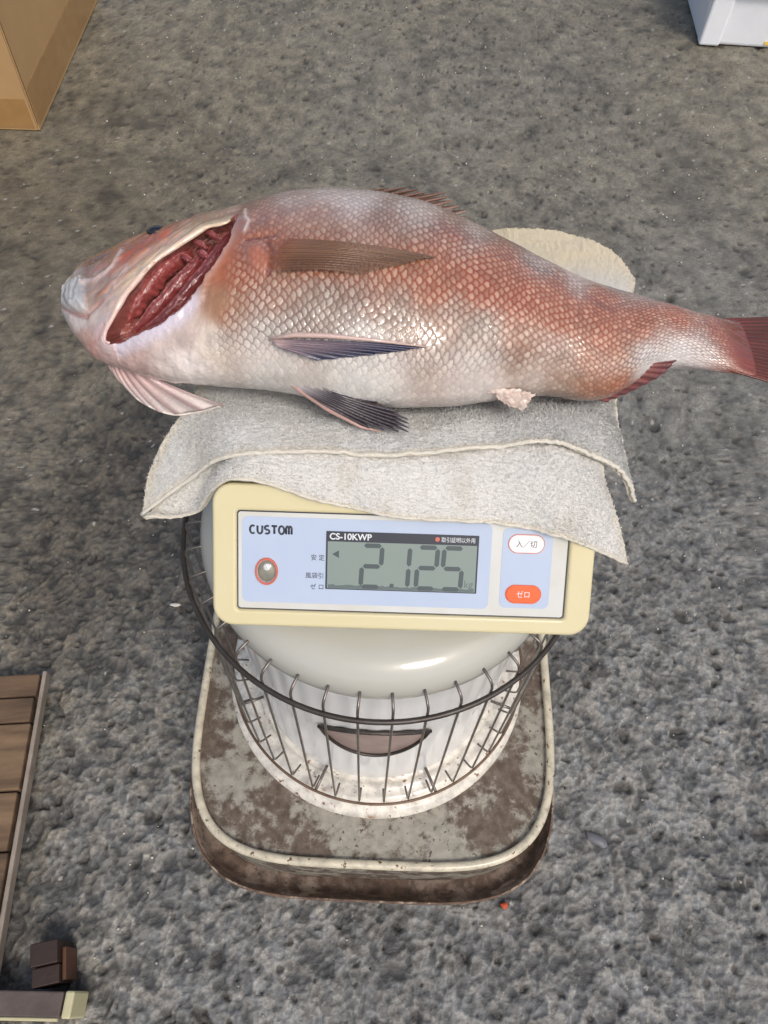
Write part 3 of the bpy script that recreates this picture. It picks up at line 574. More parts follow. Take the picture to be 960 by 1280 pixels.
# ------------------------------------------------------------------ towel
def build_towel():
    t = empty('towel', (.01, .40, .545)); off = np.array([.01, .40, .545])
    tag(t, 'off-white folded terry towel draped over the scale under the fish', 'towel')
    up = [
        [(-.118, .500, .551), (-.10, .503, .550), (-.08, .505, .548), (-.04, .510, .548), (.01, .512, .548), (.07, .516, .552), (.0914, .5150, .557), (.129, .510, .560), (.166, .495, .557), (.184, .473, .549)],
        [(-.122, .42, .549), (-.105, .42, .547), (-.085, .42, .545), (-.04, .42, .544), (.01, .42, .544), (.07, .43, .545), (.10, .43, .547), (.125, .43, .549), (.152, .425, .551), (.170, .42, .550)],
        [(-.127, .345, .553), (-.11, .345, .553), (-.09, .345, .551), (-.04, .345, .548), (.01, .345, .547), (.07, .350, .547), (.10, .352, .549), (.12, .352, .551), (.14, .350, .554), (.152, .345, .553)],
        [(-.145, .310, .543), (-.118, .320, .552), (-.093, .322, .555), (-.042, .322, .555), (.009, .322, .554), (.07, .330, .554), (.10, .333, .555), (.12, .332, .556), (.142, .328, .552), (.155, .322, .544)],
        [(-.157, .294, .523), (-.120, .303, .547), (-.093, .304, .558), (-.042, .305, .560), (.009, .305, .559), (.07, .315, .560), (.10, .318, .560), (.121, .317, .558), (.148, .313, .545), (.162, .309, .530)],
        [(-.1637, .2745, .4985), (-.1221, .2869, .532), (-.0939, .2880, .551), (-.0423, .2885, .557), (.0088, .2885, .557), (.0706, .2998, .557), (.102, .3042, .557), (.123, .3027, .554), (.1538, .3014, .536), (.174, .2987, .502)]]
    lo = [
        [(-.118, .325, .544), (-.10, .33, .546), (-.08, .33, .546), (-.04, .33, .545), (.01, .33, .544), (.07, .335, .545), (.105, .335, .545), (.128, .333, .543), (.142, .33, .540)],
        [(-.140, .300, .527), (-.115, .302, .538), (-.09, .304, .5525), (-.041, .303, .554), (.01, .302, .5535), (.071, .304, .5535), (.108, .303, .5535), (.130, .300, .546), (.1449, .291, .537)],
        [(-.152, .286, .508), (-.122, .287, .519), (-.092, .288, .554), (-.041, .286, .5555), (.010, .282, .5545), (.071, .281, .554), (.110, .278, .552), (.133, .276, .543), (.1510, .2805, .528)],
        [(-.1605, .277, .496), (-.130, .2765, .507), (-.0965, .2775, .5540), (-.0405, .272, .5500), (.0102, .268, .5465), (.0712, .267, .5455), (.1115, .263, .5420), (.1345, .2605, .5330), (.1580, .268, .515)],
        [(-.1641, .2723, .4955), (-.1301, .273, .505), (-.0955, .2712, .5505), (-.0406, .263, .5424), (.0103, .2569, .5362), (.0714, .2561, .5348), (.1127, .2515, .530), (.1345, .2485, .5215), (.1652, .2520, .496)]]
    def cloth(name, G, nu, nv, seed, thick, lift=0):
        P = catmull(G, nu, nv); n = normals(P)
        if n[..., 2].mean() < 0: n = -n
        x, y = P[..., 0], P[..., 1]
        wr = (fbm(x * 22, y * 22, P[..., 2] * 22, oct=3, seed=3) - .5) * .005 + (fbm(x * 75, y * 75, P[..., 2] * 75, oct=2, seed=seed + 3) - .5) * .0022
        fr_ = np.linspace(0, 1, nu)[:, None] ** 2; wr = wr + fr_ * (.0016 * np.sin(x * 62 + 14 * (fbm(x * 9, y * 9, seed=17) - .5)) + .0024 * (fbm(x * 34, y * 12, oct=2, seed=18) - .5))
        edge = np.minimum(np.linspace(0, 1, nu)[:, None] * 1.0, (1 - np.linspace(0, 1, nu))[:, None] + 0 * x)
        pile = (hash3(np.arange(nu)[:, None] + 0 * x, np.arange(nv)[None, :] + 0 * x, 0 * x, seed) - .5) * .0011 + (noise(x * 480, y * 480, P[..., 2] * 480, seed) - .5) * .0012
        top = P + n * (wr + pile + lift)[..., None]; bot = P + n * (wr - thick + lift)[..., None]
        top += (hash3(np.arange(nu)[:, None] + 0 * x, np.arange(nv)[None, :] + 0 * x, 0 * x + 4, seed)[..., None] - .5) * .0005
        N1 = nu * nv; F1 = grid_faces(nu, nv); F2 = F1[:, ::-1] + N1
        b = np.concatenate([np.arange(nv), np.arange(1, nu) * nv + nv - 1, (nu - 1) * nv + np.arange(nv - 2, -1, -1), np.arange(nu - 2, 0, -1) * nv])
        F3 = np.stack([b, np.roll(b, -1), np.roll(b, -1) + N1, b + N1], -1)
        fc = np.vstack([F1, F2, F3]); V = np.vstack([top.reshape(-1, 3), bot.reshape(-1, 3)]) - off
        me = mesh_from(V, fc)
        s = ss(.5, .75, fbm(x * 14, y * 14, P[..., 2] * 14, oct=4, seed=seed + 9)); s2 = ss(.55, .8, fbm(x * 40, y * 40, oct=3, seed=seed + 12))
        layerc = lin((210, 210, 206)) if name == 'upper_layer' else lin((226, 224, 217)); cc = layerc[None, None] * (1 - .55 * s[..., None]) + lin((200, 198, 188)) * (.55 * s[..., None])  # upper layer a little darker than the lower one
        cc = cc * (1 - .3 * s2[..., None]) + lin((190, 180, 158)) * (.3 * s2[..., None])
        ed = np.maximum(ss(.07, 0, np.linspace(1, 0, nu))[:, None] + 0 * x, np.maximum(ss(.035, 0, np.linspace(0, 1, nv)), ss(.035, 0, np.linspace(1, 0, nv)))[None, :] + 0 * x)
        cc = cc * (1 - .6 * ed[..., None]) + lin((216, 200, 166)) * (.6 * ed[..., None])
        bk = (ss(.44, .49, y) * .8)[..., None]; cc = cc * (1 - bk) + lin((212, 196, 158)) * bk      # the far end is coloured cream
        set_col(me, np.vstack([cc.reshape(-1, 3)] * 2))
        o = obj(name, me, M['towel'], t)
        return o, top, n
    u_, topU, nU = cloth('upper_layer', up, 210, 300, 3, .0028, .0022)
    l_, topL, nL = cloth('lower_layer', lo, 110, 300, 40, .003)
    def hem(path, r, par, seed):
        P = np.array(path); k = len(P); rr = r * (.85 + .35 * noise(np.arange(k) * .6, np.zeros(k), seed=seed))
        obj('hem', tube_mesh(P - off, rr, 9, False, .8), M['hem'], par)
    hem(topU[-2, ::2] + nU[-2, ::2] * .0002, .0015, u_, 1)
    hem(topL[-2, ::2] - nL[-2, ::2] * .0004, .0012, l_, 2)
    hem(topU[::2, 1] - nU[::2, 1] * .0012, .0014, u_, 3)
    hem(topU[::2, -2] - nU[::2, -2] * .0012, .0015, u_, 4)
    hem(topL[::2, -2] - nL[::2, -2] * .0012, .0014, l_, 5)
    # the looped pile of the terry: short upright tufts, far too many to count
    for (T, nn, name, cnt, par, seed) in ((topU, nU, 'terry_pile', 60000, u_, 5), (topL, nL, 'terry_pile', 36000, l_, 6)):
        g = np.random.default_rng(seed); nu, nv = T.shape[:2]
        i = (g.random(cnt) * (nu - 1)).astype(int) if name else None; j = (g.random(cnt) * (nv - 1)).astype(int)
        if T is topU: i = np.clip((nu - 1) - (g.random(cnt) * (nu - 1) * .62).astype(int), 0, nu - 1); i[:9000] = (g.random(9000) * (nu - 1)).astype(int)
        p = T[i, j] + (g.random((cnt, 3)) - .5) * .0016; n = nn[i, j] + (g.random((cnt, 3)) - .5) * 1.1
        n /= np.linalg.norm(n, axis=1)[:, None]; s = np.cross(n, g.random((cnt, 3)) - .5); s /= np.linalg.norm(s, axis=1)[:, None]
        hgt = (.0005 + .0008 * g.random(cnt))[:, None]; wid = .00021
        V = np.stack([p - s * wid, p + s * wid, p + n * hgt + s * wid * .6, p + n * hgt - s * wid * .6], 1).reshape(-1, 3) - off
        me = mesh_from(V, np.arange(cnt * 4).reshape(-1, 4))
        bk = (ss(.44, .49, p[:, 1]) * .8)[:, None]; cc = np.repeat((lin((216, 216, 212) if T is topU else (230, 228, 222))[None] * (1 - bk) + lin((212, 196, 158)) * bk) * (.85 + .3 * g.random((cnt, 1))), 4, 0); set_col(me, cc)
        o = obj(name, me, M['towel'], par); tag(o, None, None, None, 'stuff')
build_towel()

# ------------------------------------------------------------------ red sea bream
FO = Vector((.0045, .3838, .600))
FU = Vector((1., -.0064, .0058)); FV = Vector((0., .6738, .7389)); FW = Vector((-.0086, -.7388, .6738))
BETA = R(49)
TOP = [(-220.1, -0.5), (-218.1, 6.0), (-212.3, 14.7), (-205.2, 20.9), (-191.8, 27.8), (-175.9, 35.7), (-160.3, 41.1), (-144.8, 46.5), (-124.2, 53.1), (-109.0, 56.5), (-93.7, 61.8), (-78.6, 65.7), (-53.5, 68.5), (-28.4, 69.5), (-13.2, 68.2), (7.0, 64.8), (27.5, 58.5), (48.3, 49.9), (69.4, 40.7), (90.6, 30.9), (112.0, 22.0), (133.3, 15.5), (154.6, 9.9), (175.9, 4.8), (197.3, -0.3), (218.6, -3.5), (229.2, -5.1)]
BOT = [(-220.2, -1.6), (-219.3, -10.6), (-215.6, -19.1), (-210.7, -25.1), (-200.7, -35.5), (-190.5, -44.5), (-179.9, -47.7), (-158.6, -53.7), (-137.2, -57.0), (-104.8, -57.7), (-77.9, -58.7), (-50.9, -61.8), (-23.9, -64.9), (3.1, -65.9), (30.0, -64.7), (56.6, -60.8), (77.7, -57.2), (99.1, -56.3), (120.6, -58.0), (136.4, -55.7), (151.4, -47.7), (161.1, -40.4), (176.4, -36.1), (192.1, -35.4), (213.4, -36.6), (234.9, -38.8)]
THK = [(-220, 4), (-205, 16), (-180, 27), (-150, 36), (-110, 44), (-60, 51), (0, 52), (50, 46), (100, 36), (150, 24), (190, 16), (208, 11), (220, 6), (229, 2), (240, 2)]
def smooth_interp(u, pts, sig=4.0):
    g = np.linspace(-232, 240, 1889); f = np.interp(g, *zip(*pts)); k = np.arange(-60, 61) * .25; s = np.exp(-.5 * (k / sig) ** 2); s /= s.sum()
    f2 = np.convolve(np.pad(f, 60, mode='edge'), s, 'valid'); w = ss(-219, -205, g); f = f * (1 - w) + f2 * w
    return np.interp(u, g, f)
def fish_sections(u):
    t, b, th = smooth_interp(u, TOP), smooth_interp(u, BOT), smooth_interp(u, THK, 8)
    c, h = (t + b) / 2, np.maximum((t - b) / 2, .15)
    th = np.minimum(th, h * .93 / math.sin(BETA)); a = np.sqrt(np.maximum(h ** 2 - (th * math.sin(BETA)) ** 2, 1e-6)) / math.cos(BETA)
    return c, a, th
def fish_point(u, ph):
    c, a, b = fish_sections(u); cb, sb = math.cos(BETA), math.sin(BETA)
    return np.stack([u, c + a * np.cos(ph) * cb + b * np.sin(ph) * sb, -a * np.cos(ph) * sb + b * np.sin(ph) * cb], -1)
GILL0 = np.array([(-103.0, 48.1), (-108.9, 41.6), (-119.4, 38.4), (-129.8, 32.7), (-140.8, 23.9), (-152.0, 14.9), (-160.4, 4.1), (-167.9, -8.4), (-173.1, -18.8), (-177.2, -26.5), (-176.7, -31.7), (-168.5, -32.6), (-158.0, -27.8), (-148.1, -23.5), (-137.0, -17.5), (-127.0, -9.3), (-119.8, -0.4), (-114.5, 8.9), (-108.9, 18.3), (-104.3, 28.9), (-102.5, 38.4)])
GILL = catmull(np.vstack([GILL0[-1:], GILL0, GILL0[:2]])[:, None].repeat(2, 1), 23 * 4 + 1, 2)[4:4 + 84, 0]
NCOV = 43
def seg_dist(u, v, P, closed=True):
    near = (u > P[:, 0].min() - 35) & (u < P[:, 0].max() + 35) & (v > P[:, 1].min() - 35) & (v < P[:, 1].max() + 35)
    D_, A_ = np.full(u.shape, 1e3), np.zeros(u.shape, int)
    d, a_ = seg_dist_(u[near], v[near], P, closed); D_[near] = d; A_[near] = a_
    return D_, A_
def seg_dist_(u, v, P, closed=True):
    d = np.full(u.shape, 1e9); arg = np.zeros(u.shape, int); n = len(P)
    for i in range(n if closed else n - 1):
        a, b = P[i], P[(i + 1) % n]; ab = b - a; t = np.clip(((u - a[0]) * ab[0] + (v - a[1]) * ab[1]) / (ab @ ab), 0, 1)
        q = np.hypot(u - a[0] - t * ab[0], v - a[1] - t * ab[1]); m = q < d; d = np.where(m, q, d); arg = np.where(m, i, arg)
    return d, arg
def inside(u, v, P):
    r = np.zeros(u.shape, bool); n = len(P)
    for i in range(n):
        a, b = P[i], P[(i + 1) % n]
        r ^= ((a[1] > v) != (b[1] > v)) & (u < (b[0] - a[0]) * (v - a[1]) / (b[1] - a[1] + 1e-12) + a[0])
    return r
PIG = [(-78,62,205,180,170),(-50,64,218,202,194),(-28,64,218,202,196),(10,58,210,190,180),(48,45,204,180,170),(90,27,208,184,176),(112,19,212,190,184),(150,8,200,170,158),(190,0,185,140,122),
 (-85,50,185,130,110),(-52,50,190,145,125),(-10,48,190,150,130),(30,40,185,130,110),(60,30,180,115,90),(95,15,180,105,80),(125,5,178,100,72),(150,-3,182,100,70),(178,-5,185,100,75),(205,-10,170,85,65),
 (-85,25,185,110,85),(-45,20,180,120,95),(0,16,180,125,100),(20,10,185,115,85),(47,10,185,105,78),(72,5,182,100,72),(97,-8,180,105,78),(125,-15,182,105,75),(150,-12,190,120,90),
 (-100,12,192,120,90),(-102,-7,195,150,120),(-75,0,190,150,130),(-45,-4,180,155,140),(0,-2,182,152,135),(30,-8,185,150,130),(48,-20,190,170,155),(75,-22,185,140,115),(98,-28,190,160,145),(120,-32,180,130,105),(139,-28,190,140,110),
 (-125,-25,205,185,175),(-111,-30,215,200,185),(-122,-44,220,210,205),(-75,-25,205,195,185),(-75,-45,215,210,205),(-20,-30,210,205,198),(-20,-50,220,218,214),(48,-32,205,195,188),(50,-50,215,205,200),(85,-45,205,190,180),(101,-46,195,165,150),(125,-50,180,130,110),(140,-45,180,110,90),
 (155,-27,215,215,215),(178,-24,222,222,222),(195,-28,215,210,208),(205,-30,200,160,150),(215,-20,185,95,75),(160,-37,215,215,215),(225,-20,150,70,50),
 (-216,0,200,198,196),(-206,4,190,190,188),(-210,-8,195,195,195),(-197,-20,200,190,185),(-200,13,150,105,85),(-190,19,150,125,110),(-192,6,185,165,158),(-182,14,190,150,135),(-170,22,180,105,80),(-160,30,185,105,80),(-146,36,190,115,90),(-142,46,185,140,120),(-120,50,190,150,130),(-110,52,190,145,130),(-186,-5,185,150,130),(-185,-15,200,185,175),(-184,-34,205,160,150),(-192,-30,200,165,155),(-175,-42,210,180,175),(-170,8,205,165,150),(-178,-8,205,170,165)]
def pigment(u, v):
    num = np.zeros(u.shape + (3,)); den = np.zeros(u.shape)
    for a, b, *c in PIG:
        w = 1 / (((u - a) ** 2 + (v - b) ** 2) + np.where(u > -100, 110., 26.)) ** 2; num += w[..., None] * lin(c); den += w
    c = num / den[..., None]; lum = c.mean(-1, keepdims=True)
    return np.clip(lum + (c - lum) * (1.14 - .16 * ss(.3, .5, lum)), 0, 1) * (.62 + .44 * ss(.33, .60, lum)) * (np.array([1.03, 1.0, .89]) * (1 - ss(.3, .55, lum)) + np.array([1.0, 1.0, .98]) * ss(.3, .55, lum))
def grid_obj(name, P, colors, m, parent, thick=0, smooth=True):
    me = mesh_from(P.reshape(-1, 3) / 1000., grid_faces(P.shape[0], P.shape[1]), smooth); set_col(me, colors)
    o = obj(name, me, m, parent)
    if thick:
        md = o.modifiers.new('solid', 'SOLIDIFY'); md.thickness = thick / 1000.; md.offset = 0
    return o
def fin(name, base, tip, cols, parent, rays=12, nu=90, nv=30, amp=.5, ragged=0, thick=.5, seed=0, curl=0, root=1.0, sheer=None):
    """base and tip: matching polylines (mm); rays run from base to tip"""
    b = catmull(np.array(base, float)[:, None].repeat(2, 1), nu, 2)[:, 0]; t = catmull(np.array(tip, float)[:, None].repeat(2, 1), nu, 2)[:, 0]
    s = np.linspace(0, 1, nu)
    if ragged: t = b + (t - b) * (1 - ragged * (.5 - .5 * np.cos(s * rays * 2 * math.pi)) - ragged * .6 * noise(s * rays * 1.3, s * 0, seed=seed))[:, None]
    k = np.linspace(0, 1, nv)
    P = b[:, None] * (1 - k)[None, :, None] + t[:, None] * k[None, :, None]
    n = normals(P); n[..., :] *= np.sign(n[..., 2:3] + 1e-6)
    ray = np.cos(s * rays * 2 * math.pi)
    P = P + n * (amp * ray[:, None] * (.4 + .6 * k)[None, :] + curl * np.sin(k * math.pi)[None, :])[..., None]
    ca, cb_, cr_ = lin(cols[0]), lin(cols[1]), lin(cols[2])
    kk = ss(0, root, k); c = ca * (1 - kk)[None, :, None] + cb_ * kk[None, :, None] + 0 * P
    rm = (ss(.1, .95, ray) * .75)[:, None, None] * ss(0, .22, k)[None, :, None]; stre = .75 + .5 * noise(s[:, None] * rays * 4 + 0 * k, k[None, :] * 3 + 0 * s[:, None], seed=seed + 3)
    c = (c * (1 - rm) + cr_ * rm) * stre[..., None]
    if sheer:
        al = (sheer[0] + (sheer[1] - sheer[0]) * s)[:, None] * (ss(0, .22, k) * (1 - .45 * ss(.55, 1, k)))[None, :]; al = np.clip(al * (.75 + .5 * stre), 0, 1)
        c = np.concatenate([c, al[..., None]], -1)
    return grid_obj(name, P, c, M['fin_soft' if sheer else 'fin'], parent, thick)

def build_fish():
    t = empty('sea_bream', FO); t.rotation_euler = Matrix(((FU.x, FV.x, FW.x), (FU.y, FV.y, FW.y), (FU.z, FV.z, FW.z))).to_euler()
    tag(t, 'red and silver sea bream lying on its side on the towel, gill opened', 'fish')
    # ---- body
    un = np.concatenate([-220.1 + 22 * (1 - np.cos(np.linspace(0, math.pi / 2, 70))), np.linspace(-197.8, 229, 760)])
    ph = np.radians(np.concatenate([np.linspace(0, 200, 430, endpoint=False), np.linspace(200, 360, 70, endpoint=False)]))
    Ug, Pg = np.meshgrid(un, ph, indexing='ij')
    P = fish_point(Ug, Pg); u, v = P[..., 0], P[..., 1]
    cb, sb = math.cos(BETA), math.sin(BETA)
    nD, nL = None, None
    c_, a_, b_ = fish_sections(Ug)
    dn, ln = np.cos(Pg) / np.maximum(a_, .5), np.sin(Pg) / np.maximum(b_, .5); q = np.hypot(dn, ln); dn, ln = dn / q, ln / q
    Nn = np.stack([0 * dn, dn * cb + ln * sb, -dn * sb + ln * cb], -1)
    up = Pg < math.pi * 1.15                                     # the flank that lies uppermost
    gu = u + 2.6 * (fbm(u / 5, v / 5, oct=3, seed=55) - .5); gv = v + 2.6 * (fbm(u / 5 + 7, v / 5, oct=3, seed=56) - .5)
    gd, garg = seg_dist(gu, gv, GILL); gin = inside(gu, gv, GILL) & up
    sdist = np.where(gin, -gd, gd)
    cover_side = garg < NCOV
    col = pigment(u, v)
    # ---- scales: an imbricated diamond lattice, free edge towards the tail
    gph = np.linspace(0, 2 * math.pi, 2000); gp = np.hypot(88 * np.sin(gph), 52 * np.cos(gph)); garc = np.concatenate([[0], np.cumsum((gp[1:] + gp[:-1]) / 2 * np.diff(gph))])
    g = np.interp(Pg, gph, garc)
    X = (u + 1.6 * (fbm(u / 30, g / 30, seed=61) - .5) * 6) / 5.9 + .10 * np.sin(g / 30); Y = (g + 3.0 * (fbm(u / 35, g / 35, seed=63) - .5) * 4) / 6.9
    RX, RY = .78, .62; best = np.full(u.shape, 1e9); rr = np.ones(u.shape); cellr = np.zeros(u.shape); lead = np.full(u.shape, 9.)
    J = np.floor(2 * Y)
    for dj in (-1, 0, 1, 2):
        jj = J + dj; cyk = jj * .5; sh = .5 * (jj % 2); I = np.floor(X - sh)
        for di in (-1, 0, 1):
            ii = I + di; rnd = hash3(ii, jj, 0 * ii, 5); cxk = ii + sh + .10 * (rnd - .5); r_ = np.sqrt(((X - cxk) / RX) ** 2 + ((Y - cyk) / RY) ** 2)
            take = (r_ < 1) & (cxk < best); best = np.where(take, cxk, best); rr = np.where(take, r_, rr); cellr = np.where(take, rnd, cellr)
    for dj in (-1, 0, 1, 2):
        jj = J + dj; cyk = jj * .5; sh = .5 * (jj % 2); I = np.floor(X - sh)
        for di in (-2, -1, 0):
            ii = I + di; rnd = hash3(ii, jj, 0 * ii, 5); cxk = ii + sh + .10 * (rnd - .5); r_ = np.sqrt(((X - cxk) / RX) ** 2 + ((Y - cyk) / RY) ** 2)
            lead = np.where((cxk < best - 1e-6) & (r_ >= 1), np.minimum(lead, r_ - 1), lead)
    lead = np.clip(lead, 0, 1); trail = np.clip(1 - rr, 0, 1)
    # scaled area: behind the shoulder, fading on the head
    sm = ss(-106, -92, u + .25 * np.abs(v - 5) * (v < -10)) * ss(2, 10, np.where(gin, 0, gd)); sm = np.where(u > -60, 1, sm) * ss(222, 205, u)
    hgt = np.clip(lead / .7, 0, 1) ** .8 * ss(0, .06, trail) * .75
    belly = ss(148, 172, np.degrees(Pg)); dors = ss(80, 55, np.degrees(Pg))
    amp = sm * (1 - .45 * belly) * (1 - .3 * dors) * np.clip(.5 + fbm(u / 18, g / 18, oct=2, seed=68), 0, 1.2)
    disp = hgt * amp * .50
    net = np.clip(np.exp(-(lead / .20) ** 2) * (.65 + .7 * cellr), 0, 1) * sm                        # dark root of each scale
    redness = np.clip((col[..., 0] / (col[..., 2] + .02) - 1.5) / 2.0 + 1.1 * (fbm(u / 16, g / 16, oct=4, seed=66) - .5), 0, 1)
    netcol = lin((134, 62, 40)) * redness[..., None] + lin((98, 86, 78)) * (1 - redness[..., None])
    pale = lin((196, 164, 138)) * redness[..., None] + lin((196, 190, 178)) * (1 - redness[..., None])
    front = ss(10, -60, u) * ss(118, 88, np.degrees(Pg)); soft = fbm(u / 22, g / 22, oct=3, seed=67)
    ns = net * (.80 * (1 - .75 * belly) * (1 - .6 * dors)) * (1 - .55 * front) * np.clip(.45 + 1.1 * soft, 0, 1.1)
    ps = np.clip(ss(.15, .42, lead), 0, 1) * sm * (.46 + .40 * (cellr - .5)) * (1 - .5 * belly) * (1 - .45 * front)
    col = col * (1 - ps[..., None]) + pale * ps[..., None]
    col = col * (1 - ns[..., None]) + netcol * ns[..., None]
    col *= (1 + sm * .26 * (cellr - .5))[..., None]
    # blotches of deeper colour
    bl = ss(.5, .75, fbm(u / 14, g / 14, oct=4, seed=70)); col *= (1 - .14 * bl)[..., None]
    st = noise(u / 2.2, g / 11, seed=72); hd = ss(-95, -110, u) * (~gin); col *= (1 + hd * .28 * (st - .5))[..., None]
    te = (ss(200, 226, u + 3 * (noise(u / 4, g / 3, seed=74) - .5)) * .9)[..., None]; col = col * (1 - te) + lin((122, 56, 38)) * (.8 + .4 * noise(u / 9, g / 1.2, seed=75)[..., None]) * te
    # ---- gill opening: cavity, flared cover, shoulder edge
    gdn = np.clip(gd, 0, None)
    cav = np.where(gin, -17 * ss(0, 4.5, gdn) - 9 * ss(4, 12, gdn), 0)
    flare = np.where(~gin & up & cover_side, 2.6 * np.exp(-(gdn / 9.) ** 2) * ss(-100, -112, u), 0)
    shoulder = np.where(~gin & up & ~cover_side, 1.6 * np.exp(-(gdn / 5.) ** 2), 0)
    deep = lin((92, 42, 38)); wet = lin((172, 102, 92))
    gm = fbm(u / 6, v / 6, oct=4, seed=81)[..., None]
    col = np.where(gin[..., None], (deep * (1 - gm) + wet * gm), col)
    rimc = np.where(up & ~gin & cover_side, np.exp(-(gdn / (7.5 + 2.5 * ss(-10, 20, v))) ** 2), 0) * ss(-100, -110, u); low = ss(5, -25, v)
    crm = lin((226, 204, 168))[None, None] * (1 - low[..., None]) + lin((214, 192, 190)) * low[..., None]
    col = col * (1 - .85 * rimc[..., None]) + crm * (.85 * rimc[..., None])
    lil = np.where(up & ~gin & ~cover_side, ss(11, 3, gdn), 0) * ss(8, -6, v) * ss(-112, -122, u + .0 * v)
    col = col * (1 - .85 * lil[..., None]) + lin((212, 204, 214)) * (.85 * lil[..., None])
    sh2 = np.where(up & ~gin & ~cover_side, np.exp(-(gdn / 3.0) ** 2), 0) * ss(-5, 15, v)
    col = col * (1 - .6 * sh2[..., None]) + lin((206, 170, 156)) * (.6 * sh2[..., None])
    # purple skin fold at the top corner of the opening
    fold = np.exp(-((u + 103) ** 2 + (v - 44) ** 2 * .35) / 40.) * up; col = col * (1 - .6 * fold[..., None]) + lin((128, 84, 82)) * (.6 * fold[..., None])
    # ---- head relief: jaw plates, mouth line, cheek grooves
    rel = np.zeros(u.shape)
    def groove(pts, w, d, c=None, cs=.6):
        nonlocal rel, col
        dd, _ = seg_dist(u, v, np.array(pts, float), False); f = np.exp(-(dd / w) ** 2) * up; rel = rel - d * f
        if c is not None: col = col * (1 - cs * f[..., None]) + lin(c) * (cs * f[..., None])
    MAX = np.array([(-216, 3), (-207, 7), (-199, 3), (-194, -5), (-191.5, -15), (-199, -17), (-209, -13), (-217, -6)], float)
    md_, _ = seg_dist(u, v, MAX); mi = inside(u, v, MAX) & up; mk = np.where(mi, ss(0, 2.5, md_), 0); rel = rel + 1.7 * mk
    wr_ = .5 + .5 * np.sin((u + .35 * v) * 1.5 + 3 * fbm(u / 6, v / 6, seed=88)); mcol = lin((176, 176, 174)) * (1 - wr_[..., None] * .22) + lin((208, 206, 204)) * (wr_[..., None] * .22)
    rel = rel + .22 * wr_ * mk; col = col * (1 - .8 * mk[..., None]) + mcol * (.8 * mk[..., None])
    dkp = np.exp(-(((u + 195) / 10) ** 2 + ((v - 21) / 5) ** 2)) * up; col = col * (1 - .6 * dkp[..., None]) + lin((104, 84, 70)) * (.6 * dkp[..., None])
    q1, q2 = (u + 1.1 * v) / 2 ** .5, (v - u) / 2 ** .5; sk = fbm(q1 / 16, q2 / 2.6, oct=4, seed=89); hz = ss(-120, -135, u) * ss(-205, -190, u) * ss(-20, 0, v) * (~gin)
    col = col * (1 - .55 * (hz * ss(.48, .7, sk))[..., None]) + lin((168, 92, 62)) * (.55 * (hz * ss(.48, .7, sk))[..., None])
    col = col * (1 - .45 * (hz * ss(.5, .3, sk))[..., None]) + lin((196, 172, 160)) * (.45 * (hz * ss(.5, .3, sk))[..., None])
    rel = rel + (sk - .5) * 2.6 * hz
    groove([(-216, -13), (-208.8, -15), (-200.4, -17), (-192.3, -17.5)], 1.6, 1.8, (150, 92, 88), .7)
    groove([(-192.3, -17.5), (-186, -12), (-181.7, -8)], 1.3, 1.2, (168, 118, 110), .5)
    groove([(-202.5, 2.8), (-190.9, 4.2), (-184, 8.5), (-180.7, 12.5), (-179.1, 22)], 2.0, -1.3, (214, 194, 188), .7)
    groove([(-206, -10), (-201.4, -8.3), (-196, -12)], 2.0, -1.2, (214, 212, 208), .6)
    groove([(-197, 9), (-192, 12), (-186, 14)], 1.8, 1.1, (176, 128, 118), .5)
    groove([(-205, 6), (-207, -2), (-205, -10)], 1.2, .9, (172, 170, 170), .5)
    groove([(-174, 16), (-166, 24), (-158, 30), (-148, 35)], 2.4, 1.2, (176, 84, 58), .6)
    groove([(-168, 14), (-160, 20), (-150, 27), (-138, 33)], 2.0, .9, (196, 150, 132), .5)
    groove([(-176, 2), (-170, 12)], 2.2, -.8, (208, 178, 168), .5)
    groove([(-199, 17), (-194, 19)], 1.8, .8, (96, 56, 44), .85)
    groove([(-126, 44), (-114, 47), (-104, 51)], 2.2, .8, (160, 108, 96), .5)
    groove([(-99, 50), (-97, 45), (-94, 42), (-95, 36)], 1.2, -1.1, (226, 206, 196), .8)
    groove([(-214, 5), (-208, 9), (-201, 9), (-197, 6)], 1.4, 1.0, (150, 116, 104), .6)
    groove([(-190, -36), (-182, -30), (-178, -22)], 1.6, .6, (196, 140, 132), .4)
    kb = np.exp(-(((u + 84) / 8.5) ** 2 + ((v - 20 + .5 * (u + 84)) / 8.5) ** 2) ** 2) * up; rel = rel + 2.6 * kb; col = col * (1 - .75 * kb[..., None]) + lin((176, 108, 82)) * (.75 * kb[..., None])
    sm_ = 1 - kb
    groove([(-79, 30), (-75.5, 25), (-75, 18), (-77, 11)], 1.3, 1.4, (104, 54, 42), .75)
    groove([(-92, 31), (-84, 33), (-76, 34.5)], 1.5, 1.2, (110, 60, 46), .65)
    rel += (fbm(u / 7, v / 7, oct=3, seed=90) - .5) * 1.6 * ss(-96, -112, u) * (~gin)
    body_rough = (fbm(u / 25, g / 25, oct=3, seed=91) - .5) * 1.6
    P = P + Nn * (disp + rel + body_rough * ss(-222, -200, u))[..., None]
    lipc = GILL[3:NCOV]; msk = (u < -95) & up; Q = P[msk]
    lipw = np.array([Q[np.argmin((Q[:, 0] - a) ** 2 + (Q[:, 1] - b) ** 2), 2] for a, b in lipc])
    P[..., 2] += cav + flare + shoulder
    P[..., 2] += np.where(gin, (fbm(u / 5, v / 5, oct=3, seed=93) - .5) * 5 * ss(2, 8, gdn), 0)
    tip = P[0].mean(0) + np.array([-.3, 0, 0]); tail = P[-1].mean(0)
    nr, nc = P.shape[:2]
    V = np.vstack([P.reshape(-1, 3), tip, tail]) / 1000.
    F = grid_faces(nr, nc, True); j = np.arange(nc); k0, k1 = nr * nc, nr * nc + 1
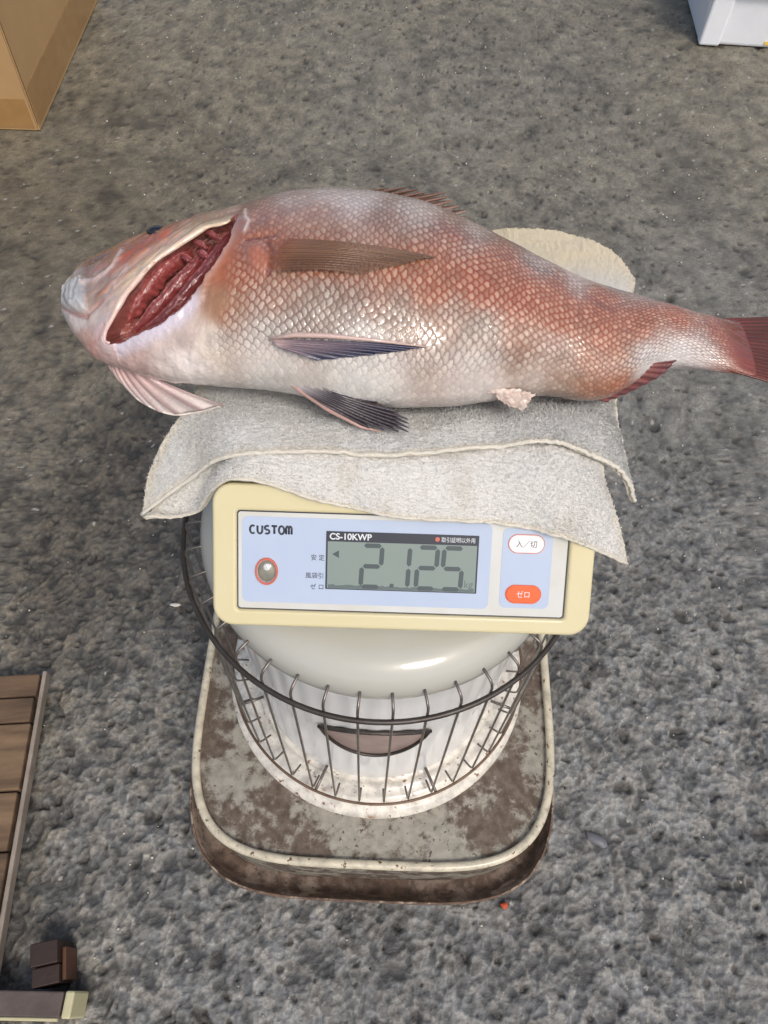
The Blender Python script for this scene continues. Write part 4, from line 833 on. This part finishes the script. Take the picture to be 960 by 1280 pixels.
    me = bpy.data.meshes.new('body')
    tri = np.vstack([np.stack([(j + 1) % nc, j, j * 0 + k0], -1), np.stack([(nr - 1) * nc + j, (nr - 1) * nc + (j + 1) % nc, j * 0 + k1], -1)])
    li = np.concatenate([F.ravel(), tri.ravel()]).astype(np.int32)
    me.vertices.add(len(V)); me.vertices.foreach_set('co', V.astype(np.float32).ravel()); me.loops.add(len(li)); me.loops.foreach_set('vertex_index', li)
    me.polygons.add(len(F) + len(tri)); me.polygons.foreach_set('loop_start', np.concatenate([np.arange(len(F)) * 4, len(F) * 4 + np.arange(len(tri)) * 3]).astype(np.int32))
    me.update(calc_edges=True); me.polygons.foreach_set('use_smooth', [True] * len(me.polygons))
    cc = np.vstack([np.clip(col, 0, 1).reshape(-1, 3), lin((190, 190, 188))[None], lin((150, 70, 50))[None]]); set_col(me, cc)
    body = obj('body', me, M['fish'], t)
    kl = np.linspace(0, 1, len(lipc)); lipr = .0019 * np.sin(np.clip(kl * 1.02, .03, .97) * math.pi) ** .4 * (.8 + .5 * noise(kl * 17, kl * 0, seed=7))
    lp3 = np.column_stack([lipc + 1.2 * (np.stack([noise(kl * 13, kl * 0, seed=8), noise(kl * 13, kl * 0 + 4, seed=9)], -1) - .5), lipw + 1.6])
    ml = tube_mesh(lp3 / 1000., lipr, 12, False, .75); lc_ = lin((222, 198, 164))[None] * (1 - kl[:, None]) + lin((216, 184, 178))[None] * kl[:, None]; set_col(ml, np.repeat(lc_, 12, 0)); obj('gill_cover_edge', ml, M['fish'], body)
    # ---- gill arches: red ridged leaves inside the opening
    def arch(pts, wid, w0, c1, c2, seed, lean=0, rake=.5):
        pts = np.array(pts, float); nu, nv = 120, 26
        cl = catmull(np.column_stack([pts, np.full(len(pts), w0)])[:, None].repeat(2, 1), nu, 2)[:, 0] if pts.shape[1] == 2 else catmull(pts[:, None].repeat(2, 1), nu, 2)[:, 0]
        T = np.gradient(cl, axis=0); T /= np.linalg.norm(T, axis=1)[:, None]; S = np.stack([-T[:, 1], T[:, 0], 0 * T[:, 0]], -1)
        k = np.linspace(-1, 1, nv); s = np.linspace(0, 1, nu); env = np.sin(np.clip(s, .02, .98) * math.pi) ** .5
        comb = np.cos(s * (26 * math.pi + 18 * noise(s * 5, s * 0, seed=seed)))
        w_ = wid * env * (1 + .5 * (fbm(s * 7, s * 0, oct=3, seed=seed) - .5)); rag = 1 + rake * (noise(s * 26, s * 0, seed=seed + 6) - .45) + rake * .5 * (noise(s * 60, s * 0, seed=seed + 8) - .5)
        kw = np.where(k[None, :] < 0, k[None, :] * rag[:, None], k[None, :] + 0 * rag[:, None])
        Pp = cl[:, None] + S[:, None] * (kw * w_[:, None])[..., None]
        Pp[..., 2] += (1 - k[None, :] ** 2) * wid * .75 * env[:, None] + lean * k[None, :] * env[:, None] + .3 * comb[:, None] * np.abs(k)[None, :] ** 3 * env[:, None] + (fbm(s[:, None] * 14 + 0 * k, k[None, :] * 2 + 0 * s[:, None], seed=seed + 1) - .5) * 1.6
        ed = ss(.55, .98, k)[None, :, None]
        c = lin(c1) * (1 - ed) + lin(c2) * ed + 0 * Pp; c = c * (.8 + .2 * comb[:, None, None] * np.abs(k)[None, :, None] + .25 * (fbm(s[:, None] * 9 + 0 * k, k[None, :] + 0 * s[:, None], seed=seed + 4)[..., None] - .3))
        grid_obj('gill_arch', Pp, np.clip(c, 0, 1), M['gill'], body, 1.0)
    arch([(-171, -22, 29), (-160, -6, 27), (-149, 9, 22), (-139, 20, 15), (-131, 27, 9)], 5.6, 0, (170, 84, 78), (212, 150, 138), 1, 2)
    arch([(-164, -26, 33), (-151, -14, 33), (-139, 0, 29), (-128, 14, 23), (-119, 27, 14)], 4.6, 0, (146, 68, 66), (204, 136, 126), 2, 2)
    arch([(-156, -25, 36), (-142, -15, 36), (-130, -2, 33), (-119, 13, 27), (-111, 28, 17), (-107, 37, 9)], 4.4, 0, (120, 54, 54), (172, 104, 98), 3, 2)
    for k, (a, b_, c) in enumerate([(-117, 34, 15), (-124, 28, 18), (-131, 19, 22), (-121, 22, 23)]):
        arch([(a - 6, b_ + 1.5, c - 1), (a - 1, b_ + .5, c + 3), (a + 4, b_ - 3, c + 2)], 1.7, 0, (150, 66, 66), (198, 120, 114), 20 + k, 0)
    # ---- eye at the edge of the head
    bm = bmesh.new(); bmesh.ops.create_uvsphere(bm, u_segments=28, v_segments=18, radius=.0078); me = bpy.data.meshes.new('eye')
    for vv in bm.verts: vv.co.y *= .62
    bm.to_mesh(me); bm.free(); me.polygons.foreach_set('use_smooth', [True] * len(me.polygons))
    obj('eye', me, M['eye'], t, (-.1600, .0358, -.012))
    lid = []
    for a in np.linspace(.15, math.pi - .15, 24): lid.append((-.1592 + .0098 * math.cos(a), .0368 + .0072 * math.sin(a) * .72, .0015 - .002 * math.sin(a)))
    # ---- fins
    fin('pectoral_fin', [(-74, 32, 43), (-79, 28, 47), (-81, 21, 52), (-77, 12, 57.5)], [(22, 24.8, 46.5), (14, 23.0, 49.5), (2, 19.5, 54.5), (-22, 13.0, 60.5)], ((160, 98, 70), (128, 92, 64), (86, 58, 40)), t, 17, 150, 70, .18, .06, .4, 1, 3.0, .3, (1.1, .35))
    fin('pelvic_fin', [(-72, -25, 69.5), (-71, -26.5, 70.5), (-69, -28.5, 70)], [(17, -25.2, 70), (-4, -29.5, 72), (-46, -35.5, 71.5)], ((186, 160, 156), (36, 44, 76), (60, 62, 84)), t, 8, 80, 50, .45, .04, .6, 2, 2.2)
    me = tube_mesh(np.array([(-74, -24.5, 69), (-58, -21.5, 72.5), (-40, -21.2, 74), (-15, -22.4, 74), (17, -25.2, 70.5)]) / 1000., np.array([.0008, .0016, .0015, .0011, .0004]), 10); set_col(me, np.repeat(lin((206, 178, 166))[None], len(me.vertices), 0))
    obj('fin_spine', me, M['fish'], t)
    fin('pelvic_fin', [(-61, -52, 54), (-58, -51.5, 56), (-54, -50.5, 58), (-51, -49.5, 59)], [(-14, -79, 40), (12.5, -80.5, 40), (10, -71, 45), (-18, -55, 56)], ((176, 168, 168), (58, 46, 46), (34, 38, 60)), t, 9, 126, 60, .55, .17, .5, 3, 2.2, .35)
    me = tube_mesh(np.array([(-63, -51.5, 54), (-53, -57.5, 50), (-40, -66.5, 46), (-21, -77.5, 41), (-8, -80.5, 39)]) / 1000., np.array([.0012, .0026, .0024, .0010, .0004]), 10); set_col(me, np.repeat(lin((198, 158, 146))[None], len(me.vertices), 0))
    obj('fin_spine', me, M['fish'], t)
    # dorsal fin: folded spines behind the back
    a0 = fish_point(np.array([-64., -42, -16, 8, 32]), np.radians(np.array([22., 20, 18, 18, 18])))
    fin('dorsal_fin', a0, a0 + np.array([(24, 5, -2), (34, 8.0, 2), (38, 8.5, 2), (30, 7.0, 0), (14, 4.0, -2)]) * 1.0, ((104, 70, 54), (84, 58, 46), (122, 88, 70)), t, 12, 144, 30, .4, .34, .5, 4)
    # anal fin
    fin('anal_fin', [(120, -54.5, 24), (134, -48, 26), (148, -38, 25), (160, -32, 23)], [(137, -58, 16), (152, -50, 17), (168, -40, 18), (177, -29.5, 19)], ((150, 88, 74), (116, 64, 64), (92, 48, 52)), t, 8, 80, 24, .5, .0, .6, 5)
    # tail
    a1 = fish_point(np.array([212., 216, 218, 219, 216, 212]), np.radians(np.array([5., 45, 80, 120, 160, 185])))
    tb = [fish_point(np.array([q]), np.array([0.]))[0] * (1 - w_) + fish_point(np.array([q]), np.array([math.pi]))[0] * w_ for q, w_ in zip((203, 208, 212, 213, 210, 205), (.02, .2, .4, .6, .8, .98))]
    fin('caudal_fin', tb, [(300, 2, -42), (288, -8, -24), (272, -20, -8), (270, -30, 4), (282, -42, 18), (292, -54, 30)], ((136, 62, 42), (98, 50, 34), (80, 38, 27)), t, 18, 150, 60, .3, .03, 1.0, 6, 0, .5)
    # soft membrane hanging under the throat
    fin('gill_membrane', [(-185, -40, 22), (-181, -42, 25), (-174, -43.5, 28), (-166, -47, 28)], [(-181, -55, 16), (-169, -70, 14), (-148, -78.5, 14), (-112, -71, 16)], ((204, 160, 150), (222, 210, 204), (184, 154, 150)), t, 7, 110, 44, .9, .0, .7, 7, 3)
    edge = catmull(np.array([(-186, -43, 19), (-181, -55.5, 16), (-169, -70.5, 14), (-148, -79, 14), (-126, -76, 15), (-112, -71, 16)], float)[:, None].repeat(2, 1), 50, 2)[:, 0]
    me = tube_mesh(edge / 1000., .0008, 8); set_col(me, np.repeat(lin((232, 220, 208))[None], len(me.vertices), 0)); obj('membrane_edge', me, M['fish'], t)
    # torn pale flap at the vent
    P0 = np.array([[(56, -51, 44), (62, -55, 42), (69, -60, 39)], [(66, -49.5, 43), (71, -54, 42), (74, -62, 37)], [(77, -50.5, 41), (78, -54, 40), (78.5, -63.5, 36)], [(87, -53, 38), (84, -55, 38), (80, -61, 36)]], float)
    Pf = catmull(P0, 40, 30); Pf[..., 0] += (fbm(Pf[..., 0] / 3, Pf[..., 1] / 3, oct=3, seed=98) - .5) * 5; Pf[..., 1] += (fbm(Pf[..., 0] / 3 + 5, Pf[..., 1] / 3, oct=3, seed=97) - .5) * 4; Pf[..., 2] += (fbm(Pf[..., 0] / 4, Pf[..., 1] / 4, oct=3, seed=99) - .5) * 3
    me = mesh_from(Pf.reshape(-1, 3) / 1000., grid_faces(40, 30)); o = obj('vent_flap', me, M['flesh'], t); md = o.modifiers.new('solid', 'SOLIDIFY'); md.thickness = .0016; md.offset = 0
build_fish()
